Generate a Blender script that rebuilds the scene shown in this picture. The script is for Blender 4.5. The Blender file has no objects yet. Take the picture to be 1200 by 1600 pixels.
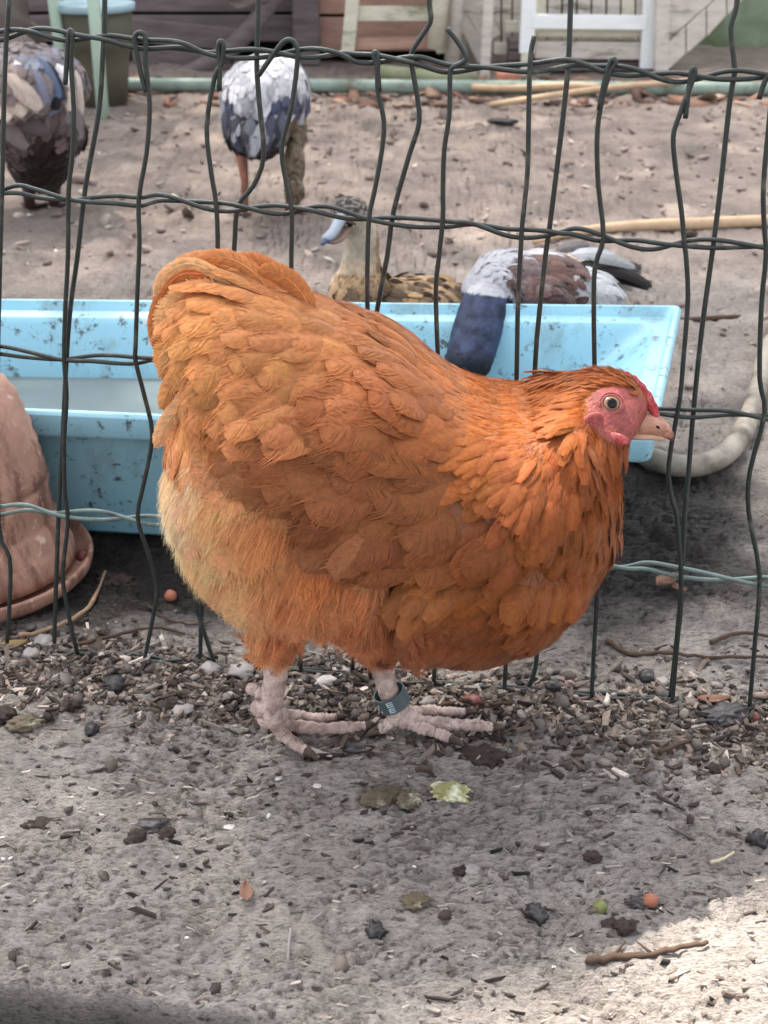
import bpy, bmesh, math, random
import numpy as np
from mathutils import Vector, Matrix
from mathutils.bvhtree import BVHTree

rng = np.random.default_rng(7)
random.seed(7)
SC = bpy.context.scene
COL = SC.collection
R = math.radians

# ------------------------------------------------------------------ camera
CAM_H, PITCH, VF = 0.70, R(26.0), 2198.0      # height, downward pitch, focal length in photo pixels
cd = bpy.data.cameras.new('camera'); cam = bpy.data.objects.new('camera', cd); COL.objects.link(cam)
cam.location = (0, 0, CAM_H); cam.rotation_euler = (R(90) - PITCH, 0, 0)
cd.sensor_fit = 'VERTICAL'; cd.sensor_height = 36.0; cd.sensor_width = 27.0
cd.lens = 36.0 * VF / 1600.0
cd.clip_start = 0.05; cd.clip_end = 200
cd.dof.use_dof = True; cd.dof.focus_distance = 1.13; cd.dof.aperture_fstop = 14.0
SC.camera = cam

# ------------------------------------------------------------------ world, sun, exposure
SUN_EL, SUN_AZ = R(62), R(-32)               # azimuth measured clockwise from +Y (towards +X)
w = bpy.data.worlds.new('World'); SC.world = w; w.use_nodes = True
nt = w.node_tree; nt.nodes.clear()
sky = nt.nodes.new('ShaderNodeTexSky'); sky.sky_type = 'NISHITA'; sky.sun_disc = False
sky.sun_elevation = SUN_EL; sky.sun_rotation = SUN_AZ; sky.air_density = 1.0; sky.dust_density = 3.0
hs = nt.nodes.new('ShaderNodeHueSaturation'); hs.inputs['Saturation'].default_value = 0.22
bg = nt.nodes.new('ShaderNodeBackground'); bg.inputs['Strength'].default_value = 0.15
wo = nt.nodes.new('ShaderNodeOutputWorld')
nt.links.new(sky.outputs[0], hs.inputs['Color']); nt.links.new(hs.outputs[0], bg.inputs[0]); nt.links.new(bg.outputs[0], wo.inputs[0])
SUND = Vector((math.sin(SUN_AZ) * math.cos(SUN_EL), math.cos(SUN_AZ) * math.cos(SUN_EL), math.sin(SUN_EL)))
sl = bpy.data.lights.new('sun', 'SUN'); sl.energy = 4.6; sl.angle = R(0.5); sl.color = (1.0, 0.93, 0.82)
so = bpy.data.objects.new('sun', sl); COL.objects.link(so)
so.rotation_euler = (-SUND).to_track_quat('-Z', 'Y').to_euler(); so.location = (-2, 3, 4)
SC.view_settings.view_transform = 'Standard'; SC.view_settings.look = 'None'
SC.view_settings.gamma = 1.0; SC.view_settings.use_curve_mapping = False
SC.view_settings.exposure = 1.76
SC.cycles.max_bounces = 6; SC.cycles.diffuse_bounces = 3; SC.cycles.transparent_max_bounces = 8

# ------------------------------------------------------------------ photo pixel <-> world helpers (used for measuring real positions)
cp, sp = math.cos(PITCH), math.sin(PITCH)
def ray(px, py):
    u = (np.asarray(px, float) - 600) / VF; v = (np.asarray(py, float) - 800) / VF
    return np.stack([u, cp - v * sp, -sp - v * cp], -1)
def atY(px, py, Y):
    d = ray(px, py); t = np.asarray(Y, float) / d[..., 1]
    return np.stack([d[..., 0] * t, d[..., 1] * t, CAM_H + d[..., 2] * t], -1)
def atZ(px, py, Z=0.0):
    d = ray(px, py); t = (Z - CAM_H) / d[..., 2]
    return np.stack([d[..., 0] * t, d[..., 1] * t, CAM_H + d[..., 2] * t], -1)
def V(p): return Vector((float(p[0]), float(p[1]), float(p[2])))
def to_px(x, z, Y):
    x = np.asarray(x, float); z = np.asarray(z, float)
    dz = z - CAM_H; dep = Y * cp - dz * sp; up = Y * sp + dz * cp
    return 600 + VF * x / dep, 800 - VF * up / dep

def to_pxs(p, yc):
    return to_px(p[:, 0], p[:, 2], yc - np.abs(p[:, 1] - yc))

def lin(c):
    c = np.asarray(c, float) / 255.0
    return np.where(c <= 0.04045, c / 12.92, ((c + 0.055) / 1.055) ** 2.4)

# ------------------------------------------------------------------ noise (numpy)
_T = np.random.default_rng(3).random((256, 256))
def vnoise(x, y, s=0):
    x = np.asarray(x, float) + s * 17.31; y = np.asarray(y, float) + s * 9.77
    xi = np.floor(x).astype(int); yi = np.floor(y).astype(int); fx = x - xi; fy = y - yi
    fx = fx * fx * (3 - 2 * fx); fy = fy * fy * (3 - 2 * fy)
    a = _T[xi & 255, yi & 255]; b = _T[(xi + 1) & 255, yi & 255]; c = _T[xi & 255, (yi + 1) & 255]; d = _T[(xi + 1) & 255, (yi + 1) & 255]
    return (a * (1 - fx) + b * fx) * (1 - fy) + (c * (1 - fx) + d * fx) * fy
def fbm(x, y, o=4, s=0):
    r = 0; a = 1; t = 0
    for i in range(o):
        r = r + a * vnoise(x * 2 ** i, y * 2 ** i, s + i); t += a; a *= .5
    return r / t

# ------------------------------------------------------------------ mesh helpers
def link(o, parent=None):
    COL.objects.link(o)
    if parent is not None:
        o.parent = parent
        o.matrix_parent_inverse = Matrix.Translation(parent.location).inverted() if parent.parent is None else Matrix()
    return o
def mesh_obj(name, verts, faces, mats, parent=None, smooth=True, col=None, fmat=None):
    me = bpy.data.meshes.new(name)
    if isinstance(verts, np.ndarray): 
        vl = verts.reshape(-1, 3)
    else: vl = np.array([tuple(v) for v in verts], float)
    if isinstance(faces, np.ndarray):
        nf, k = faces.shape
        me.vertices.add(len(vl)); me.vertices.foreach_set('co', vl.astype(np.float32).ravel())
        me.loops.add(nf * k); me.loops.foreach_set('vertex_index', faces.astype(np.int32).ravel())
        me.polygons.add(nf); me.polygons.foreach_set('loop_start', (np.arange(nf) * k).astype(np.int32))
        me.update(calc_edges=True)
    else:
        me.from_pydata(vl.tolist(), [], faces)
    if not isinstance(mats, (list, tuple)): mats = [mats]
    for m in mats: me.materials.append(m)
    if fmat is not None: me.polygons.foreach_set('material_index', np.asarray(fmat, np.int32))
    me.polygons.foreach_set('use_smooth', [smooth] * len(me.polygons))
    if col is not None:
        a = me.color_attributes.new('col', 'FLOAT_COLOR', 'POINT')
        c = np.ones((len(vl), 4), np.float32); c[:, :3] = col
        a.data.foreach_set('color', c.ravel())
    me.update()
    return link(bpy.data.objects.new(name, me), parent)
def empty(name, loc, label, cat, group=None):
    o = bpy.data.objects.new(name, None); o.location = loc; o.empty_display_size = .05; COL.objects.link(o)
    return tag(o, label, cat, group)
def tag(o, label=None, cat=None, group=None, kind=None):
    if label: o['label'] = label
    if cat: o['category'] = cat
    if group: o['group'] = group
    if kind: o['kind'] = kind
    return o

class MB:
    """collects shapes into one mesh"""
    def __init__(s): s.v = []; s.f = []; s.c = []; s.m = []
    def add(s, v, f, c=None, m=0):
        n = len(s.v); v = [tuple(map(float, p)) for p in v]; s.v += v; s.f += [tuple(i + n for i in q) for q in f]
        s.c += [tuple(c) if c is not None else (1, 1, 1)] * len(v); s.m += [m] * len(f); return s
    def box(s, a, b, c=None, m=0, mat=None):
        x0, y0, z0 = a; x1, y1, z1 = b
        vs = [(x0,y0,z0),(x1,y0,z0),(x1,y1,z0),(x0,y1,z0),(x0,y0,z1),(x1,y0,z1),(x1,y1,z1),(x0,y1,z1)]
        if mat is not None: vs = [mat @ Vector(p) for p in vs]
        return s.add(vs, [(0,3,2,1),(4,5,6,7),(0,1,5,4),(1,2,6,5),(2,3,7,6),(3,0,4,7)], c, m)
    def tube(s, pts, rad, n=8, c=None, m=0, cap=True, flat=1.0):
        v, f = tube_geo(pts, rad, n, cap, flat); return s.add(v, f, c, m)
    def build(s, name, mats, parent=None, smooth=False, bevel=0, col=False):
        o = mesh_obj(name, s.v, s.f, mats, parent, smooth, np.array(s.c) if col else None, s.m)
        if bevel:
            b = o.modifiers.new('bevel', 'BEVEL'); b.width = bevel; b.segments = 2; b.limit_method = 'ANGLE'
        return o
def smooth_path(pts, sub=4):
    P = [Vector(p) for p in pts]; out = []
    for i in range(len(P) - 1):
        p0 = P[max(i-1, 0)]; p1 = P[i]; p2 = P[i+1]; p3 = P[min(i+2, len(P)-1)]
        for k in range(sub):
            t = k / sub
            out.append(0.5 * ((2*p1) + (p2-p0)*t + (2*p0-5*p1+4*p2-p3)*t*t + (3*p1-p0-3*p2+p3)*t**3))
    out.append(P[-1]); return out
def tube_geo(pts, rad, n=8, cap=True, flat=1.0):
    P = [Vector(p) for p in pts]; L = len(P)
    if not hasattr(rad, '__len__'): rad = [rad] * L
    v = []; f = []
    t0 = (P[1] - P[0]).normalized(); up = Vector((0, 0, 1)) if abs(t0.z) < .9 else Vector((0, 1, 0))
    a = t0.cross(up).normalized()
    for i in range(L):
        t = (P[min(i+1, L-1)] - P[max(i-1, 0)]).normalized()
        a = (a - t * a.dot(t)).normalized(); b = t.cross(a)
        for k in range(n):
            th = 2 * math.pi * k / n
            v.append(P[i] + a * (math.cos(th) * rad[i]) + b * (math.sin(th) * rad[i] * flat))
    for i in range(L - 1):
        for k in range(n):
            f.append((i*n+k, i*n+(k+1) % n, (i+1)*n+(k+1) % n, (i+1)*n+k))
    if cap:
        f.append(tuple(range(n-1, -1, -1))); f.append(tuple((L-1)*n+k for k in range(n)))
    return v, f

# ------------------------------------------------------------------ materials
def mat(name, build):
    m = bpy.data.materials.new(name); m.use_nodes = True; n = m.node_tree; b = n.nodes['Principled BSDF']
    build(n, b); return m
def N(n, t, **k):
    x = n.nodes.new(t)
    for a, v in k.items():
        if a in x.inputs: x.inputs[a].default_value = v
        else: setattr(x, a, v)
    return x
def ramp(n, fac, stops):
    r = n.nodes.new('ShaderNodeValToRGB'); e = r.color_ramp.elements
    e[0].position = stops[0][0]; e[0].color = (*stops[0][1], 1)
    e[1].position = stops[1][0]; e[1].color = (*stops[1][1], 1)
    for p, c in stops[2:]:
        q = e.new(p); q.color = (*c, 1)
    n.links.new(fac, r.inputs[0]); return r.outputs[0]
def noise(n, vec, scale, detail=4, rough=.55):
    x = n.nodes.new('ShaderNodeTexNoise'); x.inputs['Scale'].default_value = scale; x.inputs['Detail'].default_value = detail; x.inputs['Roughness'].default_value = rough
    n.links.new(vec, x.inputs['Vector']); return x.outputs['Fac']
def coords(n, sc=(1, 1, 1)):
    t = n.nodes.new('ShaderNodeTexCoord'); mp = n.nodes.new('ShaderNodeMapping'); mp.inputs['Scale'].default_value = sc
    n.links.new(t.outputs['Object'], mp.inputs[0]); return mp.outputs[0]
def bump(n, b, h, strength, dist):
    x = n.nodes.new('ShaderNodeBump'); x.inputs['Strength'].default_value = strength; x.inputs['Distance'].default_value = dist
    n.links.new(h, x.inputs['Height']); n.links.new(x.outputs[0], b.inputs['Normal'])
def mix(n, fac, a, b_, mode='MIX'):
    x = n.nodes.new('ShaderNodeMix'); x.data_type = 'RGBA'; x.blend_type = mode
    if isinstance(fac, (int, float)): x.inputs[0].default_value = fac
    else: n.links.new(fac, x.inputs[0])
    for s, i in ((a, 6), (b_, 7)):
        if isinstance(s, (tuple, list, np.ndarray)): x.inputs[i].default_value = (*[float(q) for q in s], 1)
        else: n.links.new(s, x.inputs[i])
    return x.outputs[2]
def simple(name, srgb, rough=.7, var=.25, scale=20, bstr=.3, bdist=.002, spec=.3, scl=(1, 1, 1), dirt=None, dirt_t=.6, metal=0, emis=None):
    def f(n, b):
        c = lin(srgb); v = coords(n, scl)
        nz = noise(n, v, scale)
        base = ramp(n, nz, [(.25, tuple(c * (1 - var))), (.75, tuple(np.minimum(c * (1 + var), .95)))])
        if dirt is not None:
            d = noise(n, v, scale * .35, 6, .7); fac = ramp(n, d, [(dirt_t - .05, (0,)*3), (dirt_t + .08, (1,)*3)])
            base = mix(n, fac, base, tuple(lin(dirt)))
        n.links.new(base, b.inputs['Base Color'])
        b.inputs['Roughness'].default_value = rough; b.inputs['Specular IOR Level'].default_value = spec; b.inputs['Metallic'].default_value = metal
        if bstr: bump(n, b, noise(n, v, scale * 2.5, 5), bstr, bdist)
    return mat(name, f)

def m_feather(name, rough=.62, transl=.32, sheen=.15, spec=.25, hsv=None):
    def f(n, b):
        a = n.nodes.new('ShaderNodeAttribute'); a.attribute_name = 'col'
        v = coords(n); nz = noise(n, v, 260, 3)
        c = mix(n, 1.0, a.outputs['Color'], ramp(n, nz, [(.2, (.74,)*3), (.8, (1.16,)*3)]), 'MULTIPLY')
        n.links.new(c, b.inputs['Base Color']); b.inputs['Roughness'].default_value = rough
        b.inputs['Specular IOR Level'].default_value = spec
        b.inputs['Sheen Weight'].default_value = sheen; b.inputs['Sheen Roughness'].default_value = .5
        tr = n.nodes.new('ShaderNodeBsdfTranslucent'); n.links.new(c, tr.inputs[0])
        mx = n.nodes.new('ShaderNodeMixShader'); mx.inputs[0].default_value = transl
        out = n.nodes['Material Output']
        n.links.new(b.outputs[0], mx.inputs[1]); n.links.new(tr.outputs[0], mx.inputs[2]); n.links.new(mx.outputs[0], out.inputs[0])
    return mat(name, f)

def g_mud(n, b):
    v = coords(n); v2 = coords(n, (.55, 1.5, 1)); v3 = coords(n, (.5, 1.4, 1))
    big = noise(n, v, 2.2, 5); mid = noise(n, v, 14, 5); fine = noise(n, v2, 170, 6, .7); fine2 = noise(n, v3, 520, 4, .7)
    c = ramp(n, mid, [(.28, (.31, .275, .250)), (.5, (.42, .378, .350)), (.72, (.52, .475, .44))])
    c = mix(n, 1.0, c, ramp(n, big, [(.3, (.85, .84, .84)), (.7, (1.12, 1.10, 1.08))]), 'MULTIPLY')
    c = mix(n, 1.0, c, ramp(n, fine, [(.33, (.24, .23, .22)), (.43, (.92,)*3), (.60, (1.06,)*3), (.72, (1.45, 1.43, 1.40))]), 'MULTIPLY')  # dark hollows, pale crests: debris tone plus painted relief shading
    c = mix(n, 1.0, c, ramp(n, fine2, [(.33, (.55,)*3), (.47, (1.0,)*3), (.7, (1.25,)*3)]), 'MULTIPLY')
    # dry pinkish earth further back, carried by a painted attribute; wet mud round the trough, painted shade on the ledge drop
    at = n.nodes.new('ShaderNodeAttribute'); at.attribute_name = 'col'
    sep = n.nodes.new('ShaderNodeSeparateColor'); n.links.new(at.outputs['Color'], sep.inputs[0])
    c = mix(n, sep.outputs[0], c, mix(n, 1.0, c, (.80, .725, .69), 'MULTIPLY'))
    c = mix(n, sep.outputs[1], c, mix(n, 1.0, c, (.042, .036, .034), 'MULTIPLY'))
    n.links.new(c, b.inputs['Base Color'])
    r = n.nodes.new('ShaderNodeMapRange'); r.inputs['To Min'].default_value = .85; r.inputs['To Max'].default_value = .36
    n.links.new(sep.outputs[1], r.inputs['Value']); n.links.new(r.outputs[0], b.inputs['Roughness'])
    b.inputs['Specular IOR Level'].default_value = .35
    ad = n.nodes.new('ShaderNodeMath'); ad.operation = 'ADD'; n.links.new(fine, ad.inputs[0]); 
    ml = n.nodes.new('ShaderNodeMath'); ml.operation = 'MULTIPLY'; ml.inputs[1].default_value = .5; n.links.new(fine2, ml.inputs[0]); n.links.new(ml.outputs[0], ad.inputs[1])
    bump(n, b, ad.outputs[0], 1.0, .009)
M_MUD = mat('mud', g_mud)

def m_vcol(name, rough=.7, spec=.3, bs=.4, bscale=150, bd=.001, var=.2, scl=(1, 1, 1)):
    def f(n, b):
        a = n.nodes.new('ShaderNodeAttribute'); a.attribute_name = 'col'
        nz = noise(n, coords(n, scl), bscale, 4)
        c = mix(n, 1.0, a.outputs['Color'], ramp(n, nz, [(.25, (1 - var,)*3), (.75, (1 + var,)*3)]), 'MULTIPLY')
        n.links.new(c, b.inputs['Base Color']); b.inputs['Roughness'].default_value = rough; b.inputs['Specular IOR Level'].default_value = spec
        if bs: bump(n, b, nz, bs, bd)
    return mat(name, f)

M_DEBRIS = m_vcol('debris', .75, .3, .5, 180, .001, .3)
M_WIRE = simple('fence_coating', (36, 44, 42), .42, .35, 90, .3, .0006, .5, dirt=(84, 88, 80), dirt_t=.62)
M_WIRE_P = simple('fence_coating_worn', (96, 114, 110), .42, .3, 90, .3, .0006, .5, dirt=(60, 70, 64), dirt_t=.60)
def g_trough(n, b):
    v = coords(n); sp_ = noise(n, v, 52, 6, .78); st = noise(n, coords(n, (1, 1, .45)), 17, 6, .74); fine = noise(n, v, 220, 3)
    c = ramp(n, noise(n, v, 5, 4), [(.3, (.215, .45, .57)), (.7, (.29, .54, .65))])
    c = mix(n, ramp(n, st, [(.52, (0,)*3), (.70, (.62,)*3)]), c, (.16, .21, .21))
    c = mix(n, ramp(n, sp_, [(.565, (0,)*3), (.63, (.9,)*3)]), c, (.05, .05, .045))
    n.links.new(c, b.inputs['Base Color']); b.inputs['Roughness'].default_value = .38; b.inputs['Specular IOR Level'].default_value = .5
    bump(n, b, sp_, .15, .001)
M_TROUGH = mat('blue_plastic', g_trough)
def g_water(n, b):
    b.inputs['Base Color'].default_value = (.16, .19, .19, 1); b.inputs['Roughness'].default_value = .06; b.inputs['IOR'].default_value = 1.33
    bump(n, b, noise(n, coords(n), 18, 2), .12, .004)
M_WATER = mat('murky_water', g_water)

# ================================================================== SETTING
# ground: one sheet, fine near the hen, coarse far away
def nonuni(a, b, fine, lo, hi, grow):
    xs = list(np.arange(a, b + 1e-9, fine)); s = fine; x = xs[-1]
    while x < hi: s = min(s * grow, 4); x += s; xs.append(x)
    s = fine; x = xs[0]; pre = []
    while x > lo: s = min(s * grow, 4); x -= s; pre.append(x)
    return np.array(pre[::-1] + xs)
gx = nonuni(-.46, .46, .0028, -45, 45, 1.035); gy = nonuni(.62, 1.40, .0020, -20, 60, 1.022)
GX, GY = np.meshgrid(gx, gy)
def ledge_edge(x): return .708 - .22 * (x + .26) + .012 * (fbm(x * 14, x * 0 + 3, 3, 5) - .5)
def smoothstep(a, b, x):
    t = np.clip((x - a) / (b - a), 0, 1); return t * t * (3 - 2 * t)
def ground_h(x, y):
    near = smoothstep(8, 3, np.hypot(x, y - 1))
    h = .018 * (fbm(x * 3, y * 3, 3, 1) - .5) * near * smoothstep(.9, 1.8, np.abs(y - 1.0) + np.abs(x) * .3 + .35)
    m = fbm(x * 28, y * 34, 4, 2) - .5
    h = h + .0065 * m * near
    wx = x + .006 * (fbm(x * 40, y * 40, 2, 17) - .5)
    r = np.abs(fbm(wx * 55, y * 150, 3, 11) - .5); r2 = np.abs(fbm(wx * 90, y * 190, 2, 14) - .5)
    msk = smoothstep(.35, .62, fbm(x * 20, y * 24, 3, 13))
    h = h + near * (.0085 * (fbm(wx * 70, y * 150, 3, 12) - .5) - .0060 * smoothstep(.05, .0, r) * msk - .0030 * smoothstep(.06, .0, r2))
    lump = fbm(x * 11, y * 13, 3, 21); h = h + near * .012 * smoothstep(.60, .80, lump) * smoothstep(1.1, 1.3, y)
    k = smoothstep(.012, -.006, y - ledge_edge(x) + .006 * (fbm(x * 60, y * 60, 2, 8) - .5))
    return h - .10 * k
GZ = ground_h(GX, GY)
nx, ny = len(gx), len(gy)
gv = np.stack([GX, GY, GZ], -1).reshape(-1, 3)
ii = (np.arange(ny - 1)[:, None] * nx + np.arange(nx - 1)[None]).ravel()
gf = np.stack([ii, ii + 1, ii + nx + 1, ii + nx], -1)
def wetness(x, y):
    q = (fbm(x * 12, y * 12, 4, 31) - .5)
    a = smoothstep(1.25, .6, np.hypot((x - .27) / .18, (y - 1.39) / .25) + q * .9)
    b_ = smoothstep(1.2, .7, np.hypot((x + .1) / .62, (y - 1.33) / .16) + q * .8)
    return np.clip(np.maximum(a, b_) , 0, 1)
dry = smoothstep(1.25, 3.0, GY + .6 * (fbm(GX * 2, GY * 2, 3, 33) - .5))
ledge = smoothstep(.013, .005, GY - ledge_edge(GX) + .006 * (fbm(GX * 60, GY * 60, 2, 8) - .5))  # dark brown soil of the drop, with its shade painted in
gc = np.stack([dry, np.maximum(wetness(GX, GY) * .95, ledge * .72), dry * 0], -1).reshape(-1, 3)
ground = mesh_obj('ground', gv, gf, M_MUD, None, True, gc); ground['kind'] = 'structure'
def gz(x, y): return float(ground_h(np.array([x]), np.array([y]))[0])

# ------------------------------------------------------------------ loose ground matter
def ico():
    bm = bmesh.new(); bmesh.ops.create_icosphere(bm, subdivisions=1, radius=1)
    v = np.array([p.co[:] for p in bm.verts]); f = np.array([[q.index for q in p.verts] for p in bm.faces]); bm.free(); return v, f
ICV, ICF = ico()
def scatter(name, pos, size, cols, shape='pebble', label=None, tilt=.35, sink=.25, yaw=3.14):
    n = len(pos); rg = np.random.default_rng(abs(len(name) * 7 + n))
    if shape == 'pebble': tv, tf = ICV, ICF
    else:
        tv = np.array([(-1,-1,-1),(1,-.7,-1),(1.15,.6,-1),(-.8,1,-1),(-.95,-.8,1),(.9,-.8,.7),(1,.7,1),(-1,.8,.8)], float)
        tf = np.array([(0,3,2,1),(4,5,6,7),(0,1,5,4),(1,2,6,5),(2,3,7,6),(3,0,4,7)])
    ang = rg.uniform(-yaw, yaw, n); ca, sa = np.cos(ang), np.sin(ang)
    vs = tv[None] * (1 + (.16 if shape == 'pebble' else .3) * rg.standard_normal((n, len(tv), 1))) * size[:, None, :]
    tx = rg.normal(0, tilt, n)[:, None]
    x, y, z = vs[..., 0], vs[..., 1], vs[..., 2]
    z = z + x * tx; 
    X = x * ca[:, None] - y * sa[:, None]; Y = x * sa[:, None] + y * ca[:, None]
    P = np.stack([X, Y, z], -1) + pos[:, None, :]; P[..., 2] += (size[:, 2] * (1 - 2 * sink))[:, None]
    F = (tf[None] + (np.arange(n) * len(tv))[:, None, None]).reshape(-1, tf.shape[1])
    C = np.repeat(cols[:, None, :], len(tv), 1) * (1 + .1 * rg.standard_normal((n, len(tv), 1)))
    o = mesh_obj(name, P.reshape(-1, 3), F, M_DEBRIS, None, shape == 'pebble', np.clip(C.reshape(-1, 3), 0.005, .9)); o['kind'] = 'stuff'
    if label: o['label'] = label
    return o
def band_pos(n, fx, fy):
    x = fx(n); y = fy(n, x); z = ground_h(x, y); return np.stack([x, y, z], -1)
def pal(n, cols, w_, rg):
    c = np.array([lin(q) for q in cols]); k = rg.choice(len(cols), n, p=np.array(w_) / sum(w_))
    return c[k] * (1 + .25 * rg.standard_normal((n, 1)))
FY = lambda x: 1.144 - .152 * (x + .364)           # the line of the fence on the ground
rg = np.random.default_rng(5)
ux = lambda n: rg.uniform(-.55, .55, n)
bandy = lambda n, x: FY(x) - .035 + rg.normal(0, .036, n)
n = 5200; p = band_pos(n, ux, bandy); s = np.stack([rg.gamma(3, .0010, n) + .0012, rg.uniform(.0010, .0030, n), rg.uniform(.0006, .0022, n)], -1)
CH = [(118,104,96),(98,86,78),(76,64,57),(142,130,121),(52,43,40),(172,162,154)]
scatter('wood_chippings', p, s, pal(n, CH, [4,5,5,2,4,.6], rg) , 'chip', 'band of small wood chippings and husks along the foot of the fence')
n = 800; p = band_pos(n, ux, bandy); s0 = rg.gamma(3, .0007, n) + .0014; s = np.stack([s0 * rg.uniform(.8, 1.4, n), s0, s0 * rg.uniform(.5, .8, n)], -1)
scatter('gravel', p, s, pal(n, [(112,104,98),(86,79,76),(130,114,104),(50,44,43),(150,141,134)], [4,4,3,3,1], rg), 'pebble', 'small rounded pebbles along the foot of the fence')
# thin flakes and fibres over the trodden ground
n = 2400; fy_ = lambda n, x: np.clip(rg.uniform(.66, 1.14, n), .66, 2)
p = band_pos(n, ux, fy_); s = np.stack([rg.gamma(2.4, .0008, n) + .001, rg.uniform(.0005, .0015, n), rg.uniform(.0003, .0009, n)], -1)
keep = p[:, 1] > ledge_edge(p[:, 0]) + .01; p, s = p[keep], s[keep]; n = len(p)
scatter('flakes', p, s, pal(n, [(142,133,126),(134,125,118),(156,148,140),(104,94,87),(70,60,56)], [5,6,.7,3,3], rg), 'chip', 'fine fibrous flakes trodden into the mud', .25, .3, .55)
n = 1100; p = band_pos(n, ux, lambda n, x: rg.uniform(.68, 1.15, n)); keep = (p[:, 1] > ledge_edge(p[:, 0]) + .015) & (fbm(p[:, 0] * 9, p[:, 1] * 9, 2, 19) > .46); p = p[keep]; n = len(p)
s = np.stack([rg.gamma(2, .0011, n) + .001, rg.uniform(.0006, .0016, n), rg.uniform(.0004, .0014, n)], -1)
scatter('crumbs', p, s, pal(n, [(62,52,47),(44,37,35),(92,80,73),(30,26,25)], [5,4,4,2], rg), 'chip', 'dark crumbs and shreds scattered on the trodden mud', .4, .1, .6)
n = 260; p = band_pos(n, ux, lambda n, x: rg.uniform(.70, 1.1, n)); s0 = rg.gamma(2, .0007, n) + .0010
scatter('grit', p, np.stack([s0 * 1.3, s0, s0 * .7], -1), pal(n, [(90,80,74),(60,50,46),(190,186,182)], [5,4,2], rg), 'pebble', 'scattered grit on the trodden mud')
n = 2300; p = band_pos(n, lambda n: rg.uniform(-1.6, 1.6, n), lambda n, x: 1.65 + 2.55 * rg.random(n) ** .8)
s0 = rg.gamma(2, .0016, n) + .0016; s = np.stack([s0 * rg.uniform(1, 2.2, n), s0, s0 * .55], -1)
scatter('yard_litter', p, s, pal(n, [(140,126,117),(120,106,98),(170,158,150),(92,80,74)], [5,4,2,2], rg), 'pebble', 'small clods and litter over the far yard')
n = 500; p = band_pos(n, lambda n: rg.uniform(-1.5, 1.6, n), lambda n, x: rg.uniform(4.0, 4.5, n))
s0 = rg.gamma(3, .004, n) + .006; s = np.stack([s0 * 1.5, s0, s0 * .2], -1)
scatter('fallen_leaves', p, s, pal(n, [(142,108,90),(116,82,68),(168,138,118),(84,62,54)], [4,4,2,3], rg), 'pebble', 'brown fallen leaves under the sheds')

# ================================================================== BACKGROUND
M_BOARD = simple('weathered_dark_board', (108, 98, 99), .85, .3, 9, .5, .004, .15, (1, 1, 6))
M_BROWN = simple('reddish_brown_board', (172, 138, 124), .8, .3, 9, .4, .003, .2, (1, 1, 5))
M_GREYW = simple('silvery_timber', (198, 190, 182), .8, .18, 14, .5, .003, .2, (1, 1, 4), dirt=(110, 104, 92), dirt_t=.62)
M_PALEW = simple('pale_green_grey_timber', (206, 202, 184), .75, .15, 14, .4, .003, .2, (1, 1, 4), dirt=(130, 132, 104), dirt_t=.6)
M_WHITE = simple('white_painted_timber', (232, 236, 236), .5, .06, 14, .2, .002, .4, (1, 1, 4), dirt=(180, 180, 172), dirt_t=.66)
M_DARK = simple('black_backing', (20, 18, 18), .95, .3, 20, .3, .003, .1)
M_PIPE = simple('green_grey_pipe', (128, 144, 134), .55, .2, 20, .3, .002, .35, dirt=(92, 88, 72), dirt_t=.56)
M_LEG = simple('pale_green_tube', (176, 200, 184), .4, .08, 20, .15, .001, .4, dirt=(140, 146, 120), dirt_t=.66)
M_POTD = simple('olive_plastic', (84, 82, 70), .6, .2, 8, .2, .003, .3)
M_RENDER = simple('mossy_render', (136, 150, 128), .9, .28, 3, .4, .006, .15, dirt=(92, 104, 78), dirt_t=.5)
M_SACK = simple('grey_tarpaulin', (104, 94, 90), .8, .3, 8, .5, .01, .2)
M_TAN = simple('tan_stick', (186, 160, 132), .8, .2, 30, .5, .002, .2)

def board_wall(x0, x1, Y, z0, z1, hgt, name, label, cat, m, mp, jitter=.004, thick=.022):
    e = empty(name, ((x0 + x1) / 2, Y, 0), label, cat)
    k = 0; z = z0
    while z < z1:
        b = MB(); h = hgt * random.uniform(.93, 1.05); dy = random.uniform(-jitter, jitter)
        b.box((x0 + random.uniform(-.01, .01), Y - thick + dy, z + .004), (x1, Y + dy, z + h - .006)); 
        b.build('plank', m, e, bevel=.003); z += h
    MB().box((x0 + .02, Y + .006, 0), (x1 - .02, Y + .03, z1)).build('backing', mp, e)
    return e
def P(px, py, Y): return atY(px, py, Y)
def zat(py, Y): return float(atY(600, py, Y)[2])
def xat(px, py, Y): return float(atY(px, py, Y)[0])

YB = 4.85
# dark shed behind the left and middle
board_wall(xat(-120, 60, YB), xat(478, 60, YB), YB, .06, 1.25, .095, 'dark_shed', 'dark weathered timber shed wall of horizontal planks at the back left', 'shed', M_BOARD, M_DARK)
board_wall(xat(484, 60, YB), xat(720, 60, YB), YB, .03, 1.2, .115, 'brown_shed', 'reddish brown boarded shed wall behind the pale step ladder', 'shed', M_BROWN, M_DARK)
e = empty('shed_post', (xat(472, 60, YB - .06), YB - .06, 0), 'upright grey post where the dark shed meets the brown one', 'post')
b = MB(); x = xat(459, 60, YB - .06); b.box((x, YB - .10, 0), (x + .085, YB - .03, 1.28)); b.build('upright', M_BOARD, e, bevel=.004)
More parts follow.
